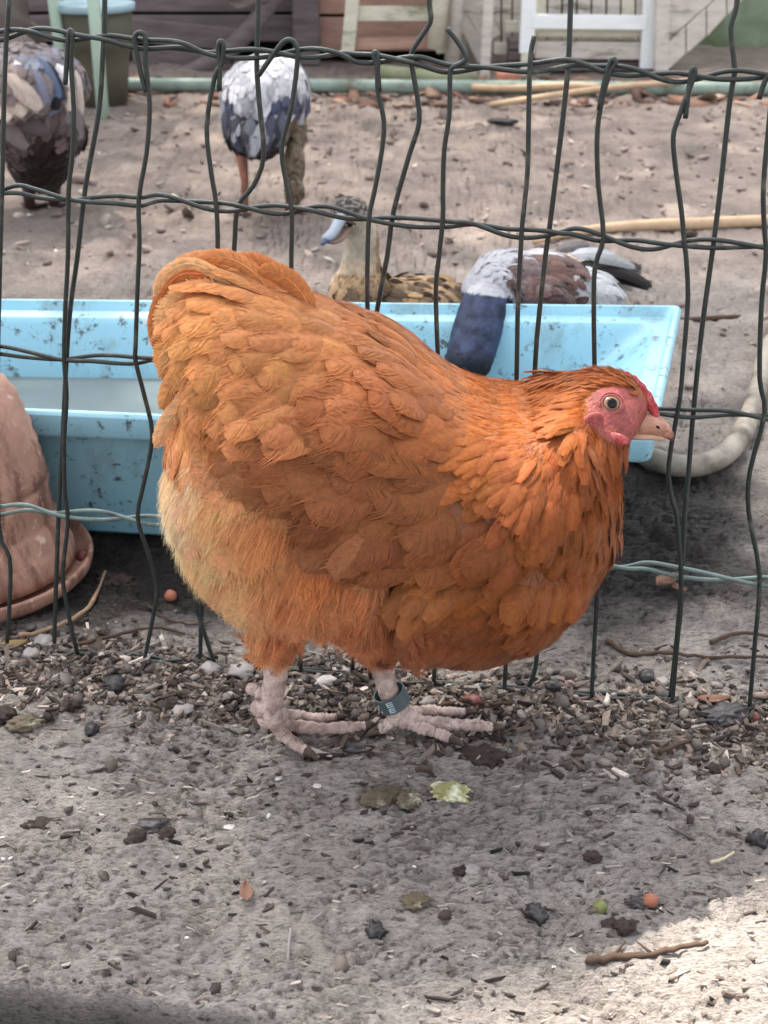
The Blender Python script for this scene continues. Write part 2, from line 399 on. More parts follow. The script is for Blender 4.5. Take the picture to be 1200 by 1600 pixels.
# curved weathered slab leaning against the shed
sl_ = MB(); Yc = YB - .16
pts = [P(205, 118, Yc), P(250, 124, Yc), P(300, 112, Yc), P(350, 84, Yc), P(395, 40, Yc), P(440, -25, Yc), P(470, -90, Yc)]
pts = smooth_path(pts, 4)
v, f = tube_geo(pts, [.018 + .012 * math.sin(min(i / 12, 1) * 1.57) for i in range(len(pts))], 10, True, 1.0); sl_.add(v, f)
tag(sl_.build('bent_branch', M_BOARD, None, True), 'thick weathered branch curving up against the dark shed planks', 'branch')
tl = MB()
for k, (pa, pb) in enumerate([((206, 44), (372, 60)), ((206, 88), (345, 102))]):
    A, B = P(*pa, Yc + .07), P(*pb, Yc + .07)
    tl.add([A + (0, 0, .03), B + (0, 0, .03), B + (0, 0, -.042), A + (0, 0, -.045), A + (0, .03, .03), B + (0, .03, .03), B + (0, .03, -.042), A + (0, .03, -.045)],
           [(0, 1, 2, 3), (7, 6, 5, 4), (0, 4, 5, 1), (3, 2, 6, 7), (1, 5, 6, 2), (0, 3, 7, 4)])
tag(tl.build('slab_wood', M_BOARD, None, False, bevel=.006), 'two rough slabs of grey wood stacked behind the bent branch', 'wood')
# grey sheet hanging, top centre left
sh = MB()
S = [P(352, -40, Yc - .03), P(350, 4, Yc - .03), P(372, 14, Yc - .05), P(398, 6, Yc - .02), P(420, 2, Yc - .05), P(430, -40, Yc - .03)]
vv = [tuple(p) for p in S] + [tuple(p + np.array([0, .02, 0])) for p in S]
sh.add(vv, [(0, 1, 2, 3, 4, 5), (11, 10, 9, 8, 7, 6)] + [(i, i + 6, (i + 1) % 6 + 6, (i + 1) % 6) for i in range(6)])
tag(sh.build('hanging_tarpaulin', M_SACK, None, False, bevel=.004), 'scrap of grey tarpaulin hanging above the bent branch', 'tarpaulin')

# green plastic planter and pale tubular legs
Yp = 4.05
gd = float(ground_h(np.array([-1.1]), np.array([Yp]))[0])
cx = xat(158, 150, Yp)
def lathe(prof, n=40, cx=0, cy=0, cz=0, wob=0):
    v = []; f = []
    for i, (r, z) in enumerate(prof):
        for k in range(n):
            a = 2 * math.pi * k / n; rr = r * (1 + wob * math.sin(3 * a + i))
            v.append((cx + rr * math.cos(a), cy + rr * math.sin(a), cz + z))
    for i in range(len(prof) - 1):
        for k in range(n): f.append((i*n+k, i*n+(k+1) % n, (i+1)*n+(k+1) % n, (i+1)*n+k))
    f.append(tuple(range(n-1, -1, -1))); f.append(tuple((len(prof)-1)*n+k for k in range(n)))
    return v, f
e = empty('planter', (cx, Yp, 0), 'large dark olive plastic planter standing behind pale green legs', 'planter')
v, f = lathe([(.072, 0), (.083, .10), (.093, .155), (.099, .16), (.104, .25), (.100, .25), (.094, .2)], 32, cx, Yp, gd)
MB().add(v, f).build('tub', M_POTD, e, True)
v, f = lathe([(.104, .25), (.112, .25), (.113, .268), (.104, .27), (.098, .262)], 32, cx, Yp, gd)
MB().add(v, f).build('rim', simple('faded_blue_rim', (150, 176, 188), .5, .1, 10, .2), e, True)
tb = empty('garden_table', (xat(130, 160, 3.9), 3.9, 0), 'pale green tubular garden table standing over the dark planter', 'table')
for (a, b_) in (((76, -60), (104, 152)), ((141, -60), (162, 190))):
    Yl = 3.98 if a[0] < 100 else 3.80
    p0, p1 = P(*a, Yl), atZ(b_[0], b_[1], -.004)
    p1[1] = Yl; p1[0] = xat(b_[0], b_[1], Yl); p1[2] = gz(p1[0], Yl) - .006
    d = (p0 - p1); p0 = p1 + d * (.62 / d[2])
    MB().tube([p1, p0], .0165, 12).build('leg', M_LEG, tb, True)
for (x_, y_) in ((-1.9, 3.98), (-1.85, 3.80)):
    MB().tube([(x_, y_, gz(x_, y_) - .006), (x_ - .03, y_, .62)], .0165, 12).build('leg', M_LEG, tb, True)
MB().box((-2.0, 3.7, .61), (xat(175, 0, 3.9), 4.08, .635)).build('tabletop', M_LEG, tb, bevel=.006)
# grey sack top left
bm = bmesh.new(); bmesh.ops.create_icosphere(bm, subdivisions=4, radius=1)
c0 = P(-30, 30, 4.2)
for q in bm.verts:
    n3 = fbm(np.array([q.co.x * 2.3]), np.array([q.co.z * 2.3 + q.co.y]), 3, 4)[0] - .5
    q.co = Vector((c0[0] + q.co.x * .155 * (1 + n3 * .5), c0[1] + q.co.y * .12, .15 + q.co.z * .19 * (1 + n3 * .4)))
me = bpy.data.meshes.new('grey_sack'); bm.to_mesh(me); bm.free(); me.materials.append(M_SACK)
for q in me.polygons: q.use_smooth = True
tag(link(bpy.data.objects.new('grey_sack', me)), 'crumpled grey brown sack at the top left corner', 'sack')

def plank(parent, name, m, a, b, wid, Y, th=.02, lean=0):
    """straight board between two photo points on the plane Y"""
    A, B = V(P(a[0], a[1], Y)), V(P(b[0], b[1], Y)); d = (B - A); n = Vector((0, 1, 0)).cross(d).normalized() * wid / 2
    t = Vector((0, th, 0)); vs = [A - n, B - n, B + n, A + n, A - n + t, B - n + t, B + n + t, A + n + t]
    return MB().add(vs, [(0, 1, 2, 3), (7, 6, 5, 4), (0, 4, 5, 1), (3, 2, 6, 7), (1, 5, 6, 2), (0, 3, 7, 4)]).build(name, m, parent, bevel=.003)
# pale step ladder
Yl = 4.62
e = empty('step_ladder', (xat(610, 100, Yl), Yl, 0), 'pale weathered wooden step ladder propped against the brown shed', 'ladder')
plank(e, 'stringer', M_PALEW, (566, -160), (543, 84), .042, Yl)
plank(e, 'stringer', M_PALEW, (674, -160), (693, 84), .042, Yl)
plank(e, 'rung', M_PALEW, (558, 22), (672, 22), .044, Yl + .022, .03)
plank(e, 'rung', M_PALEW, (560, -62), (672, -62), .044, Yl + .022, .03)
plank(e, 'rung', M_BROWN, (552, 70), (680, 66), .036, Yl + .03, .03)
e = empty('leaning_post', (xat(690, 100, Yl - .05), Yl - .05, 0), 'rounded pale post leaning beside the step ladder', 'post')
MB().tube([P(680, 76, Yl - .06), P(702, -120, Yl - .06)], .026, 12).build('shaft', M_PALEW, e, True)
e = empty('standing_post', (xat(705, 100, Yl - .03), Yl - .03, 0), 'straight silvery post left of the diagonal boards', 'post')
MB().tube([P(706, 100, Yl - .02), P(722, -120, Yl - .02)], .024, 12).build('shaft', M_GREYW, e, True)
# grey diagonal boards (brace door)
Yd = 4.72
e = empty('braced_door', (xat(780, 80, Yd), Yd, 0), 'grey boarded door with a diagonal joint behind the white frame', 'door')
for k in range(7):
    plank(e, 'board', M_GREYW, (724 + k * 17, -110), (724 + k * 17, 82), .030, Yd + .03 + .002 * (k % 2), .02)
plank(e, 'brace', M_GREYW, (712, -40), (770, 62), .06, Yd, .02)
plank(e, 'brace', M_GREYW, (716, 10), (758, 94), .05, Yd + .003, .02)
plank(e, 'rail', M_PALEW, (790, 42), (835, 42), .036, Yd - .02, .02)
plank(e, 'rail', M_PALEW, (772, 76), (830, 76), .036, Yd - .02, .02)
e = empty('thin_stake', (xat(765, 100, 4.5), 4.5, 0), 'slim pale stake leaning against the braced door', 'stake')
plank(e, 'shaft', M_GREYW, (770, -110), (757, 128), .030, 4.5, .02)
# white painted frame with slats
Yw = 4.55
e = empty('white_frame', (xat(920, 90, Yw), Yw, 0), 'white painted wooden frame with slats leaning at the back of the yard', 'frame')
plank(e, 'side_rail', M_WHITE, (834, -150), (823, 84), .046, Yw, .03)
plank(e, 'foot', M_PALEW, (822, 84), (820, 126), .028, Yw, .03)
plank(e, 'side_rail', M_WHITE, (1026, -150), (1011, 108), .042, Yw, .03)
plank(e, 'cross_rail', M_WHITE, (832, 34), (1012, 36), .042, Yw - .003, .026)
plank(e, 'cross_rail', M_WHITE, (838, -60), (1015, -60), .042, Yw - .003, .026)
plank(e, 'cross_rail', M_GREYW, (836, 78), (1006, 80), .052, Yw + .032, .022)
plank(e, 'cross_rail', M_PALEW, (838, 52), (1008, 53), .022, Yw + .034, .020)
for k in range(8):
    plank(e, 'slat', M_PALEW if k in (6, 0) else M_GREYW, (846 + k * 23, -130), (843 + k * 23, 70), .040, Yw + .06 + .003 * (k % 2), .014)
# grey sloping hutch side
Yh = 4.50
e = empty('sloping_hutch', (xat(1070, 80, Yh), Yh, 0), 'grey boarded hutch side with a sloping lower edge at the top right', 'hutch')
plank(e, 'post', M_GREYW, (1040, -150), (1034, 112), .042, Yh, .03)
def quad_board(parent, name, m, pxs, Y, th=.018):
    p = [V(P(a, b_, Y)) for a, b_ in pxs]; k = len(p); vs = p + [q + Vector((0, th, 0)) for q in p]
    return MB().add(vs, [tuple(range(k)), tuple(range(2 * k - 1, k - 1, -1))] + [(i, i + k, (i + 1) % k + k, (i + 1) % k) for i in range(k)]).build(name, m, parent, bevel=.002)
quad_board(e, 'panel', M_GREYW, [(1040, -150), (1040, 66), (1118, -2), (1188, -62), (1188, -150)], Yh + .02)
q0 = [(1040, 70, 1040, 112), (1072, 42, 1072, 84), (1104, 14, 1104, 57), (1135, -14, 1136, 24), (1165, -40, 1166, -5), (1195, -66, 1196, -40)]
for k in range(5):
    a, b_ = q0[k], q0[k + 1]
    quad_board(e, 'skirt_board', M_GREYW, [(a[0] + 1, a[1]), (a[2] + 1, a[3]), (b_[2] - 1, b_[3]), (b_[0] - 1, b_[1])], Yh + .004)
# mossy rendered wall on the right + black panel that paints in the dark voids behind everything
tag(MB().box((xat(1000, 60, 5.2), 5.2, -.02), (4.2, 5.4, 1.3)).build('rendered_wall', M_RENDER), 'green stained rendered wall at the top right', 'wall')
tag(MB().box((-4.5, 5.2, -.02), (xat(998, 60, 5.2), 5.35, 1.25)).build('dark_void_panel', M_DARK), 'black panel standing for the dark voids behind the sheds', 'fence')
# pallet base under the white frame
e = empty('timber_stack', (xat(880, 120, 4.75), 4.75, 0), 'dark low stack of timber under the white frame', 'timber')
for k in range(3):
    MB().box((xat(790, 120, 4.7), 4.60 + .0, .005 + k * .032), (xat(1040, 120, 4.7), 4.70, .033 + k * .032)).build('beam', M_BOARD, e, bevel=.003)
# long green-grey pipe on the ground
pp = [(-1.30, 4.23, .020), (-.9, 4.235, .022), (-.4, 4.22, .022), (.1, 4.20, .022), (.6, 4.17, .022), (1.1, 4.16, .022), (2.4, 4.12, .022)]
tag(MB().tube(smooth_path(pp, 3), .020, 12).build('long_pipe', M_PIPE, None, True), 'long green grey pipe lying across the back of the yard', 'pipe')
tag(MB().tube([P(590, 112, 4.42), P(680, 122, 4.42), P(745, 120, 4.42)], [.022, .024, .020], 10).build('green_log', simple('mossy_bark', (138, 140, 112), .85, .25, 20, .6, .004), None, True), 'mossy green log lying behind the pipe below the step ladder', 'log')
tag(MB().tube(smooth_path([atZ(738, 136, .03), atZ(800, 138, .032), atZ(880, 134, .035), atZ(935, 136, .03)], 3), [.010] * 10, 8).build('pale_stick', M_TAN, None, True), 'pale peeled stick lying on the pipe below the white frame', 'stick')
tag(MB().tube(smooth_path([atZ(765, 164, .012), atZ(870, 148, .05), atZ(960, 136, .052), atZ(1085, 126, .04)], 3), [.008] * 10, 8).build('tan_cane', M_TAN, None, True), 'long tan cane crossing over the green grey pipe', 'cane')
tag(MB().box((xat(775, 130, 4.3), 4.28, .012), (xat(812, 130, 4.3), 4.34, .045)).build('broken_brick', simple('red_brick', (176, 120, 98), .9, .2, 30), None, bevel=.004), 'piece of orange brick lying beside the thin stake', 'brick')
# branch on the ground in the middle distance
pts = [atZ(835, 378, .012), atZ(870, 368, .012), atZ(940, 357, .012), atZ(1010, 352, .014), atZ(1080, 350, .013), atZ(1140, 347, .012), atZ(1215, 344, .012), atZ(1320, 340, .01)]
tag(MB().tube(smooth_path(pts, 3), [.006 + .006 * min(1, i / 10) for i in range(22)], 8).build('long_branch', M_TAN, None, True), 'long pale stripped branch lying on the ground behind the drake', 'branch')
M_TWIG = simple('dark_twig', (74, 58, 48), .85, .3, 60, .5, .001)
tag(MB().tube(smooth_path([atZ(935, 506, .006), atZ(1010, 501, .008), atZ(1070, 500, .008), atZ(1150, 496, .007), atZ(1230, 500, .006)], 3), .0045, 6).build('half_buried_root', M_TWIG, None, True), 'dark thin root half buried in the ground right of the trough', 'root')

# ================================================================== TROUGH
TZ = .17
FL = atZ(-190, 462, TZ); FR = atZ(1066, 476, TZ); NR = atZ(1022, 684, TZ); NL = atZ(-290, 628, TZ)
FL[1] = FR[1] + (NL[1] - NR[1]) * .35
quad = np.array([NL, NR, FR, FL])[:, :2]
cen = quad.mean(0)
def tring(inset, z, r=.03, k=5):
    """rounded outline of the trough, inset metres inside the rim, at height z"""
    out = []
    P4 = [Vector(p) for p in quad]; n = 4; lines = []
    for i in range(4):
        a, b_ = P4[i], P4[(i + 1) % 4]; d = (b_ - a).normalized(); nrm = Vector((-d.y, d.x)); lines.append((a + nrm * inset, d))
    cs = []
    for i in range(4):
        a, d = lines[i - 1]; c, e_ = lines[i]
        t = ((c - a).x * e_.y - (c - a).y * e_.x) / (d.x * e_.y - d.y * e_.x); cs.append(a + d * t)
    for i in range(4):
        p = cs[i]; a = (cs[i - 1] - p).normalized(); b_ = (cs[(i + 1) % 4] - p).normalized()
        for j in range(k + 1):
            t = j / k; q = (p + a * r) * (1 - t) ** 2 + p * 2 * t * (1 - t) + (p + b_ * r) * t * t
            out.append((q.x, q.y, z))
    return out
rings = [tring(.066, .004, .03), tring(.058, .010, .03), tring(.026, TZ - .045, .028), tring(.022, TZ - .030, .025), tring(.003, TZ - .028, .012), tring(.001, TZ - .024, .010), tring(0, TZ - .004, .010),
         tring(.003, TZ, .010), tring(.008, TZ, .012), tring(.012, TZ - .012, .02), tring(.028, TZ - .015, .03), tring(.033, TZ - .023, .035), tring(.050, TZ - .09, .04), tring(.066, .022, .05), tring(.078, .014, .05)]
v = []; f = []; kk = len(rings[0])
for rr in rings: v += [(x_ - (.13 * (1 - z_ / (TZ - .04)) * max(0., (x_ - .0) / .25) if z_ < TZ - .04 and x_ > 0 else 0), y_, z_) for x_, y_, z_ in rr]
for i in range(len(rings) - 1):
    for k in range(kk): f.append((i*kk+k, i*kk+(k+1) % kk, (i+1)*kk+(k+1) % kk, (i+1)*kk+k))
f.append(tuple(range(kk-1, -1, -1))); f.append(tuple((len(rings)-1)*kk+k for k in range(kk)))
tr = empty('water_trough', (float(cen[0]), float(cen[1]), 0), 'long pale blue plastic water trough with dirty rim behind the fence', 'trough')
o = mesh_obj('basin', v, f, M_TROUGH, tr, True)
bv = o.modifiers.new('bevel', 'BEVEL'); bv.width = .0025; bv.segments = 2; bv.angle_limit = R(35)
wr = [(x_ - (.062 if x_ > 0 else 0), y_, z_) for x_, y_, z_ in tring(.049, .084, .04)]
wo_ = mesh_obj('trough_water', wr, [tuple(range(len(wr)))], M_WATER, None, False); tag(wo_, 'murky water lying in the blue trough', None, kind='stuff')

# ================================================================== TERRACOTTA DRINKER
def g_terra(n, b):
    v = coords(n); c = ramp(n, noise(n, v, 9, 6, .7), [(.3, tuple(lin((130, 94, 80)))), (.55, tuple(lin((172, 132, 114)))), (.75, tuple(lin((196, 166, 150))))])
    st = noise(n, coords(n, (1, 1, .25)), 26, 5, .7)
    c = mix(n, ramp(n, st, [(.50, (0,)*3), (.62, (.85,)*3)]), c, tuple(lin((104, 70, 58))))
    c = mix(n, ramp(n, noise(n, v, 60, 4), [(.62, (0,)*3), (.72, (.7,)*3)]), c, tuple(lin((214, 190, 176))))
    n.links.new(c, b.inputs['Base Color']); b.inputs['Roughness'].default_value = .7; bump(n, b, noise(n, v, 70, 5), .4, .002)
M_TERRA = mat('terracotta', g_terra)
cxp, cyp = -.428, 1.278
e = empty('terracotta_drinker', (cxp, cyp, 0), 'reddish terracotta drinker dome standing in its round dish at the left edge', 'drinker')
zb = gz(cxp, cyp) + .0
prof = [(.104, .012), (.114, .014), (.1155, .024), (.110, .034), (.1095, .038), (.104, .041), (.103, .056), (.0975, .060), (.0955, .064), (.0945, .10), (.0915, .103), (.0935, .106), (.091, .122), (.087, .140), (.080, .168), (.072, .190), (.060, .208), (.045, .219), (.032, .221), (.030, .236), (.016, .242)]
prof = [(r_ * .94 + (.0022 if i_ % 2 else 0), z_) for i_, (r_, z_) in enumerate([((a_[0] + (b__[0] - a_[0]) * t_), (a_[1] + (b__[1] - a_[1]) * t_)) for a_, b__ in zip(prof[:-1], prof[1:]) for t_ in ((0, .33, .66) if b__[1] - a_[1] > .015 else (0,))] + [prof[-1]])]; v, f = lathe(prof, 56, cxp, cyp, zb, .003); MB().add(v, f).build('dome', M_TERRA, e, True)
prof = [(.112, -.004), (.124, -.002), (.132, .006), (.1345, .016), (.133, .019), (.130, .018), (.127, .011), (.120, .006), (.10, .006)]
prof = [(r_ * .95, z_) for r_, z_ in prof]; v, f = lathe(prof, 56, cxp, cyp, zb, .004); MB().add(v, f).build('dish', M_TERRA, e, True)

# ================================================================== GREY HOSE
M_HOSE = simple('grey_hose_rubber', (146, 138, 127), .55, .15, 18, .3, .001, .35, dirt=(84, 74, 64), dirt_t=.5)
hp = [(985, 693), (1010, 712), (1050, 726), (1090, 727), (1125, 715), (1152, 690), (1172, 650), (1186, 605), (1197, 560), (1212, 515), (1235, 470)]
pts = [V(atZ(a, b_, .016)) for a, b_ in hp]
tag(MB().tube(smooth_path(pts, 5), .0135, 16).build('bent_hose', M_HOSE, None, True), 'thick grey hose bending across the mud right of the trough', 'hose')

# ================================================================== WIRE FENCE
fe = empty('wire_fence', (0, float(FY(0)), 0), 'rusty green wire mesh fence running across the yard behind the hen', 'fence')
def onF(px, py, off=0):
    d = ray(px, py); t = (1.144 - .152 * .364 + off) / (d[1] + .152 * d[0]); return Vector((d[0] * t, d[1] * t, CAM_H + d[2] * t))
def wire(name, pts, off=0, rad=.0021, m=None, sub=3, tw=None):
    return MB().tube(smooth_path([onF(a, b_, off) for a, b_ in pts], sub), rad, 7).build(name, m or M_WIRE, fe, True)
VW = [
 [(102,132),(104,100),(107,58),(110,47),(113,58),(111,100),(115,170),(113,240),(107,300),(106,400),(102,480),(100,560),(104,620),(100,690),(101,770),(106,815),(98,895),(105,950),(121,1022)],
 [(228,144),(219,110),(211,66),(213,53),(221,51),(228,60),(228,100),(234,165),(229,240),(217,310),(218,380),(215,450),(212,540),(212,565),(226,620),(238,680),(226,750),(215,808),(230,860),(245,915),(240,960),(225,1034)],
 [(343,142),(343,100),(341,72),(345,64),(349,72),(346,100),(335,122),(323,200),(330,270),(338,322),(340,400),(333,480),(330,600),(322,740),(312,850),(305,935),(318,985),(334,1034)],
 [(404,118),(425,88),(440,68),(452,62),(462,70),(465,92),(455,170),(440,232),(448,290),(456,335),(455,430),(462,540),(462,700),(466,850),(470,1060)],
 [(593,143),(590,110),(584,86),(587,81),(591,90),(590,140),(600,190),(596,240),(585,300),(576,350),(574,470),(578,600),(580,800),(578,1070)],
 [(698,44),(714,64),(728,88),(722,98),(706,106),(703,120),(702,180),(694,235),(692,300),(692,340),(686,400),(681,450),(683,530),(690,700),(690,880),(676,1085)],
 [(835,56),(829,85),(827,130),(826,180),(824,270),(816,350),(813,400),(809,480),(807,590),(802,760),(796,940),(790,1040),(786,1108)],
 [(936,172),(944,130),(953,98),(959,92),(961,100),(951,118),(938,170),(933,220),(935,290),(943,370),(930,416),(928,480),(929,565),(932,760),(934,900),(929,1000),(924,1100)],
 [(1071,185),(1075,150),(1080,114),(1084,106),(1086,114),(1077,140),(1060,185),(1052,215),(1056,265),(1065,330),(1070,385),(1072,400),(1075,465),(1068,560),(1062,625),(1045,725),(1050,780),(1058,810),(1065,925),(1058,1010),(1049,1118)],
 [(1186,155),(1194,130),(1204,114),(1210,122),(1206,150),(1200,210),(1193,290),(1194,350),(1197,400),(1190,475),(1187,590),(1195,645),(1172,735),(1170,800),(1187,900),(1180,1000),(1169,1130)],
 [(15,-10),(8,100),(3,300),(-4,600),(-2,820),(15,872),(15,940),(11,1004)],
]
for i, q in enumerate(VW): wire('vertical_wire', q, -.0035, .0020)
TW = [
 [(164,-40),(163,40),(161,80),(155,170),(141,250),(131,310),(121,400),(110,480),(104,560),(100,640),(96,720),(92,790),(88,900),(84,1026)],
 [(404,-40),(403,40),(401,100),(405,160),(412,243),(396,290),(371,325),(365,400),(350,500),(340,640),(330,800),(316,940),(312,1050)],
 [(668,-40),(671,10),(672,35),(651,68),(642,90),(650,140),(655,190),(640,240),(615,330),(605,400),(590,480),(570,620),(560,800),(550,1060)],
 [(893,-40),(891,20),(888,100),(880,180),(868,280),(858,360),(850,420),(835,590),(842,760),(846,900),(840,1012),(832,1060),(809,1104)],
 [(1155,-40),(1151,10),(1142,45),(1148,105),(1145,130),(1139,170),(1125,300),(1113,395),(1096,520),(1082,660),(1075,750),(1070,800),(1062,950),(1044,1122)],
]
for q in TW: wire('tall_wire', q, .0045, .0021)
HW = [
 ([(-30,58),(0,56),(50,48),(110,58),(165,59),(220,69),(280,70),(330,84),(400,84),(450,84),(525,83),(560,91),(600,92),(650,94),(700,107),(760,105),(830,106),(890,98),(940,107),(1000,114),(1040,120),(1090,121),(1145,117),(1200,118),(1240,120)], 7.0, M_WIRE),
 ([(-30,306),(0,300),(30,296),(60,303),(110,312),(180,312),(220,315),(255,309),(330,322),(400,326),(455,328),(500,327),(560,340),(600,344),(650,348),(700,350),(740,350),(800,364),(870,364),(900,362),(950,374),(1020,384),(1080,380),(1140,382),(1200,386),(1240,386)], 6.5, M_WIRE),
 ([(-30,548),(0,547),(50,555),(100,562),(150,560),(210,563),(260,562),(400,580),(600,605),(800,622),(1030,642),(1080,646),(1140,645),(1200,652),(1240,652)], 6.0, M_WIRE),
 ([(-30,800),(0,798),(40,793),(90,803),(150,805),(215,811),(260,815),(400,828),(600,850),(800,868),(960,886),(1010,884),(1062,894),(1130,904),(1200,909),(1240,910)], 7.0, M_WIRE_P),
 ([(-30,1012),(200,1032),(500,1062),(800,1096),(1240,1140)], 5.0, M_WIRE),
]
for hi, (q, amp, m) in enumerate(HW):
    base = smooth_path([Vector((a, b_, 0)) for a, b_ in q], 6)
    for sgn in (1, -1):
        pl = []
        for p in base:
            ph = p.x / 118 * math.pi + hi * 1.1 + .9 * math.sin(p.x / 83.0 + hi)
            a = amp * sgn * math.cos(ph); d_ = .0030 * sgn * math.sin(ph)
            kz = onF(p.x, p.y + a, d_)
            pl.append(kz)
        if hi == 4: pl = [Vector((p.x, p.y, gz(p.x, p.y) + .001)) for p in pl]
        MB().tube(pl, .0019, 7).build('horizontal_strand', m, fe, True)

# ================================================================== FEATHERS
def feather_template(seed, nb=22, fray=.12, card=.86, point=.0, wisps=14):
    """local coordinates u along the shaft 0..1, v across -1..1, h height; returns verts, faces(quads)"""
    r = np.random.default_rng(seed)
    def half(u):
        a = np.clip(u / .30, 0, 1) ** .6 * (1 - point * u); t = np.clip((u - .52) / .48, 0, 1)
        return a * np.sqrt(np.clip(1 - t ** 2.3, 0, 1))
    V_ = []; F_ = []; SH_ = []
    us = np.array([0, .15, .35, .55, .7, .82, .91, .965, .993]) ; vs = np.array([-1, -.5, 0, .5, 1])
    for u in us:
        for v in vs: V_.append((u, v * half(u) * card + 0, -.004)); SH_.append(.92)
    for i in range(len(us) - 1):
        for j in range(len(vs) - 1):
            a = i * 5 + j; F_.append((a, a + 1, a + 6, a + 5))
    for s in (-1, 1):
        for k in range(nb):
            u0 = .06 + .88 * (k + r.random() * .5) / nb
            du = .16 + .10 * u0 + r.normal(0, .015); u1 = u0 + du
            if u1 > 1.0 + fray * .5: u1 = .985 + r.uniform(-.02, fray * .6)
            ue = min(u1, .985); vend = s * half(min(ue, .97)) * (.96 + r.uniform(-.04, fray))
            if u0 > .72: vend = s * half(min(u0 + .5 * (1 - u0), .97)) * r.uniform(.45, 1.0) * ((1 - u0) / .28) ** .4
            um = u0 + (u1 - u0) * .5; vm = vend * .62; wd = .62 / nb + r.uniform(0, .006); hh = r.uniform(0, .009); SH_ += [r.uniform(.94, 1.06)] * 6
            n = len(V_)
            V_ += [(u0 - wd, 0, .006), (u0 + wd, 0, .004), (um - wd, vm, hh + .004), (um + wd, vm, hh), (u1 - wd * .3, vend * 1.02, hh * 1.3), (u1 + wd * .3, vend, hh)]
            F_ += [(n, n + 1, n + 3, n + 2), (n + 2, n + 3, n + 5, n + 4)]
    for k in range(int(wisps)):
        u0 = r.uniform(.45, .93); s = r.choice([-1, 1]); v0 = s * half(u0) * r.uniform(.3, .85)
        u1 = min(u0 + r.uniform(.12, .3), 1.10); v1 = v0 * 1.05 + s * r.uniform(.02, .3) * (1 - u0) ** .4; um = (u0 + u1) / 2; vm = v0 + (v1 - v0) * .6; n = len(V_); wv = .016; h0 = r.uniform(.0, .035); SH_ += [r.uniform(.95, 1.2)] * 6
        V_ += [(u0, v0 - wv, h0), (u0, v0 + wv, h0), (um, vm - wv, h0 + .02), (um, vm + wv, h0 + .02), (u1, v1 - .004, h0), (u1, v1 + .004, h0)]
        F_ += [(n, n + 1, n + 3, n + 2), (n + 2, n + 3, n + 5, n + 4)]
    V_ = [(*p, q) for p, q in zip(V_, SH_)]
    return np.array(V_, float), np.array(F_, int)
TPL = {'body': [feather_template(s, 34, .02, 1.0, 0, 26) for s in (1, 2, 3)], 'fray': [feather_template(s, 26, .45, .55) for s in (4, 5, 6)],
       'hackle': [feather_template(s, 12, .16, .8, .6, 22) for s in (7, 8, 9)], 'quill': [feather_template(s, 40, .03, .97) for s in (10, 11)], 'plain': [feather_template(s, 9, .08, .95, 0, 8) for s in (12, 13)]}
def put_feathers(name, parent, m, root, nrm, dr, L, W, lift, col, kind, curl=.12, camber=.18, seed=0, stuff=True):
    r = np.random.default_rng(seed + 100); n = len(root)
    if isinstance(curl, str): curl = .01 + float(curl) * np.asarray(lift)
    t = dr - (dr * nrm).sum(1, keepdims=True) * nrm; t /= np.linalg.norm(t, axis=1, keepdims=True) + 1e-9
    b = np.cross(nrm, t); lf = np.asarray(lift)[:, None]
    T = t * np.cos(lf) + nrm * np.sin(lf); Nn = nrm * np.cos(lf) - t * np.sin(lf)
    roll = r.normal(0, .10, n)[:, None]; B = b * np.cos(roll) + Nn * np.sin(roll); Nn = Nn * np.cos(roll) - b * np.sin(roll)
    VV = []; FF = []; CC = []; off = 0
    tl = TPL[kind]; pick = r.integers(0, len(tl), n); curl = np.broadcast_to(np.asarray(curl, float), (n,))
    for q, (tv, tf) in enumerate(tl):
        s = np.where(pick == q)[0]
        if not len(s): continue
        u, v, h = tv[:, 0][None, :, None], tv[:, 1][None, :, None], tv[:, 2][None, :, None]
        l, w_ = L[s][:, None, None], W[s][:, None, None] * .5
        side = r.normal(0, .06, len(s))[:, None, None]
        p = root[s][:, None] + T[s][:, None] * (l * u) + B[s][:, None] * (w_ * v + side * l * u * u) + Nn[s][:, None] * (h * w_ * 2 - curl[s][:, None, None] * l * u * u * 1.0 - camber * w_ * v * v + .06 * l * np.sin(u * 3.14))
        VV.append(p.reshape(-1, 3)); FF.append((tf[None] + (off + np.arange(len(s)) * len(tv))[:, None, None]).reshape(-1, 4)); off += len(s) * len(tv)
        jit = 1 + .045 * r.standard_normal((len(s), len(tv), 1)); grad = .94 + .12 * u
        tipc = np.clip((u - .55) / .45, 0, 1)
        c = col[s][:, None] * jit * grad * tv[:, 3][None, :, None] * (1 + tipc * np.array([.02, .04, .06]))
        CC.append(np.clip(c, .003, .95).reshape(-1, 3))
    o = mesh_obj(name, np.concatenate(VV), np.concatenate(FF), m, parent, True, np.concatenate(CC))
    if stuff: o['kind'] = 'stuff'
    return o
def sample_surface(vs, fs, n, seed=0):
    r = np.random.default_rng(seed); tri = vs[fs]
    cr = np.cross(tri[:, 1] - tri[:, 0], tri[:, 2] - tri[:, 0]); ar = np.linalg.norm(cr, axis=1)
    k = r.choice(len(fs), n, p=ar / ar.sum()); a, b = r.random(n), r.random(n); m_ = a + b > 1; a[m_] = 1 - a[m_]; b[m_] = 1 - b[m_]
    p = tri[k, 0] + (tri[k, 1] - tri[k, 0]) * a[:, None] + (tri[k, 2] - tri[k, 0]) * b[:, None]
    return p, cr[k] / (ar[k][:, None] + 1e-12), k
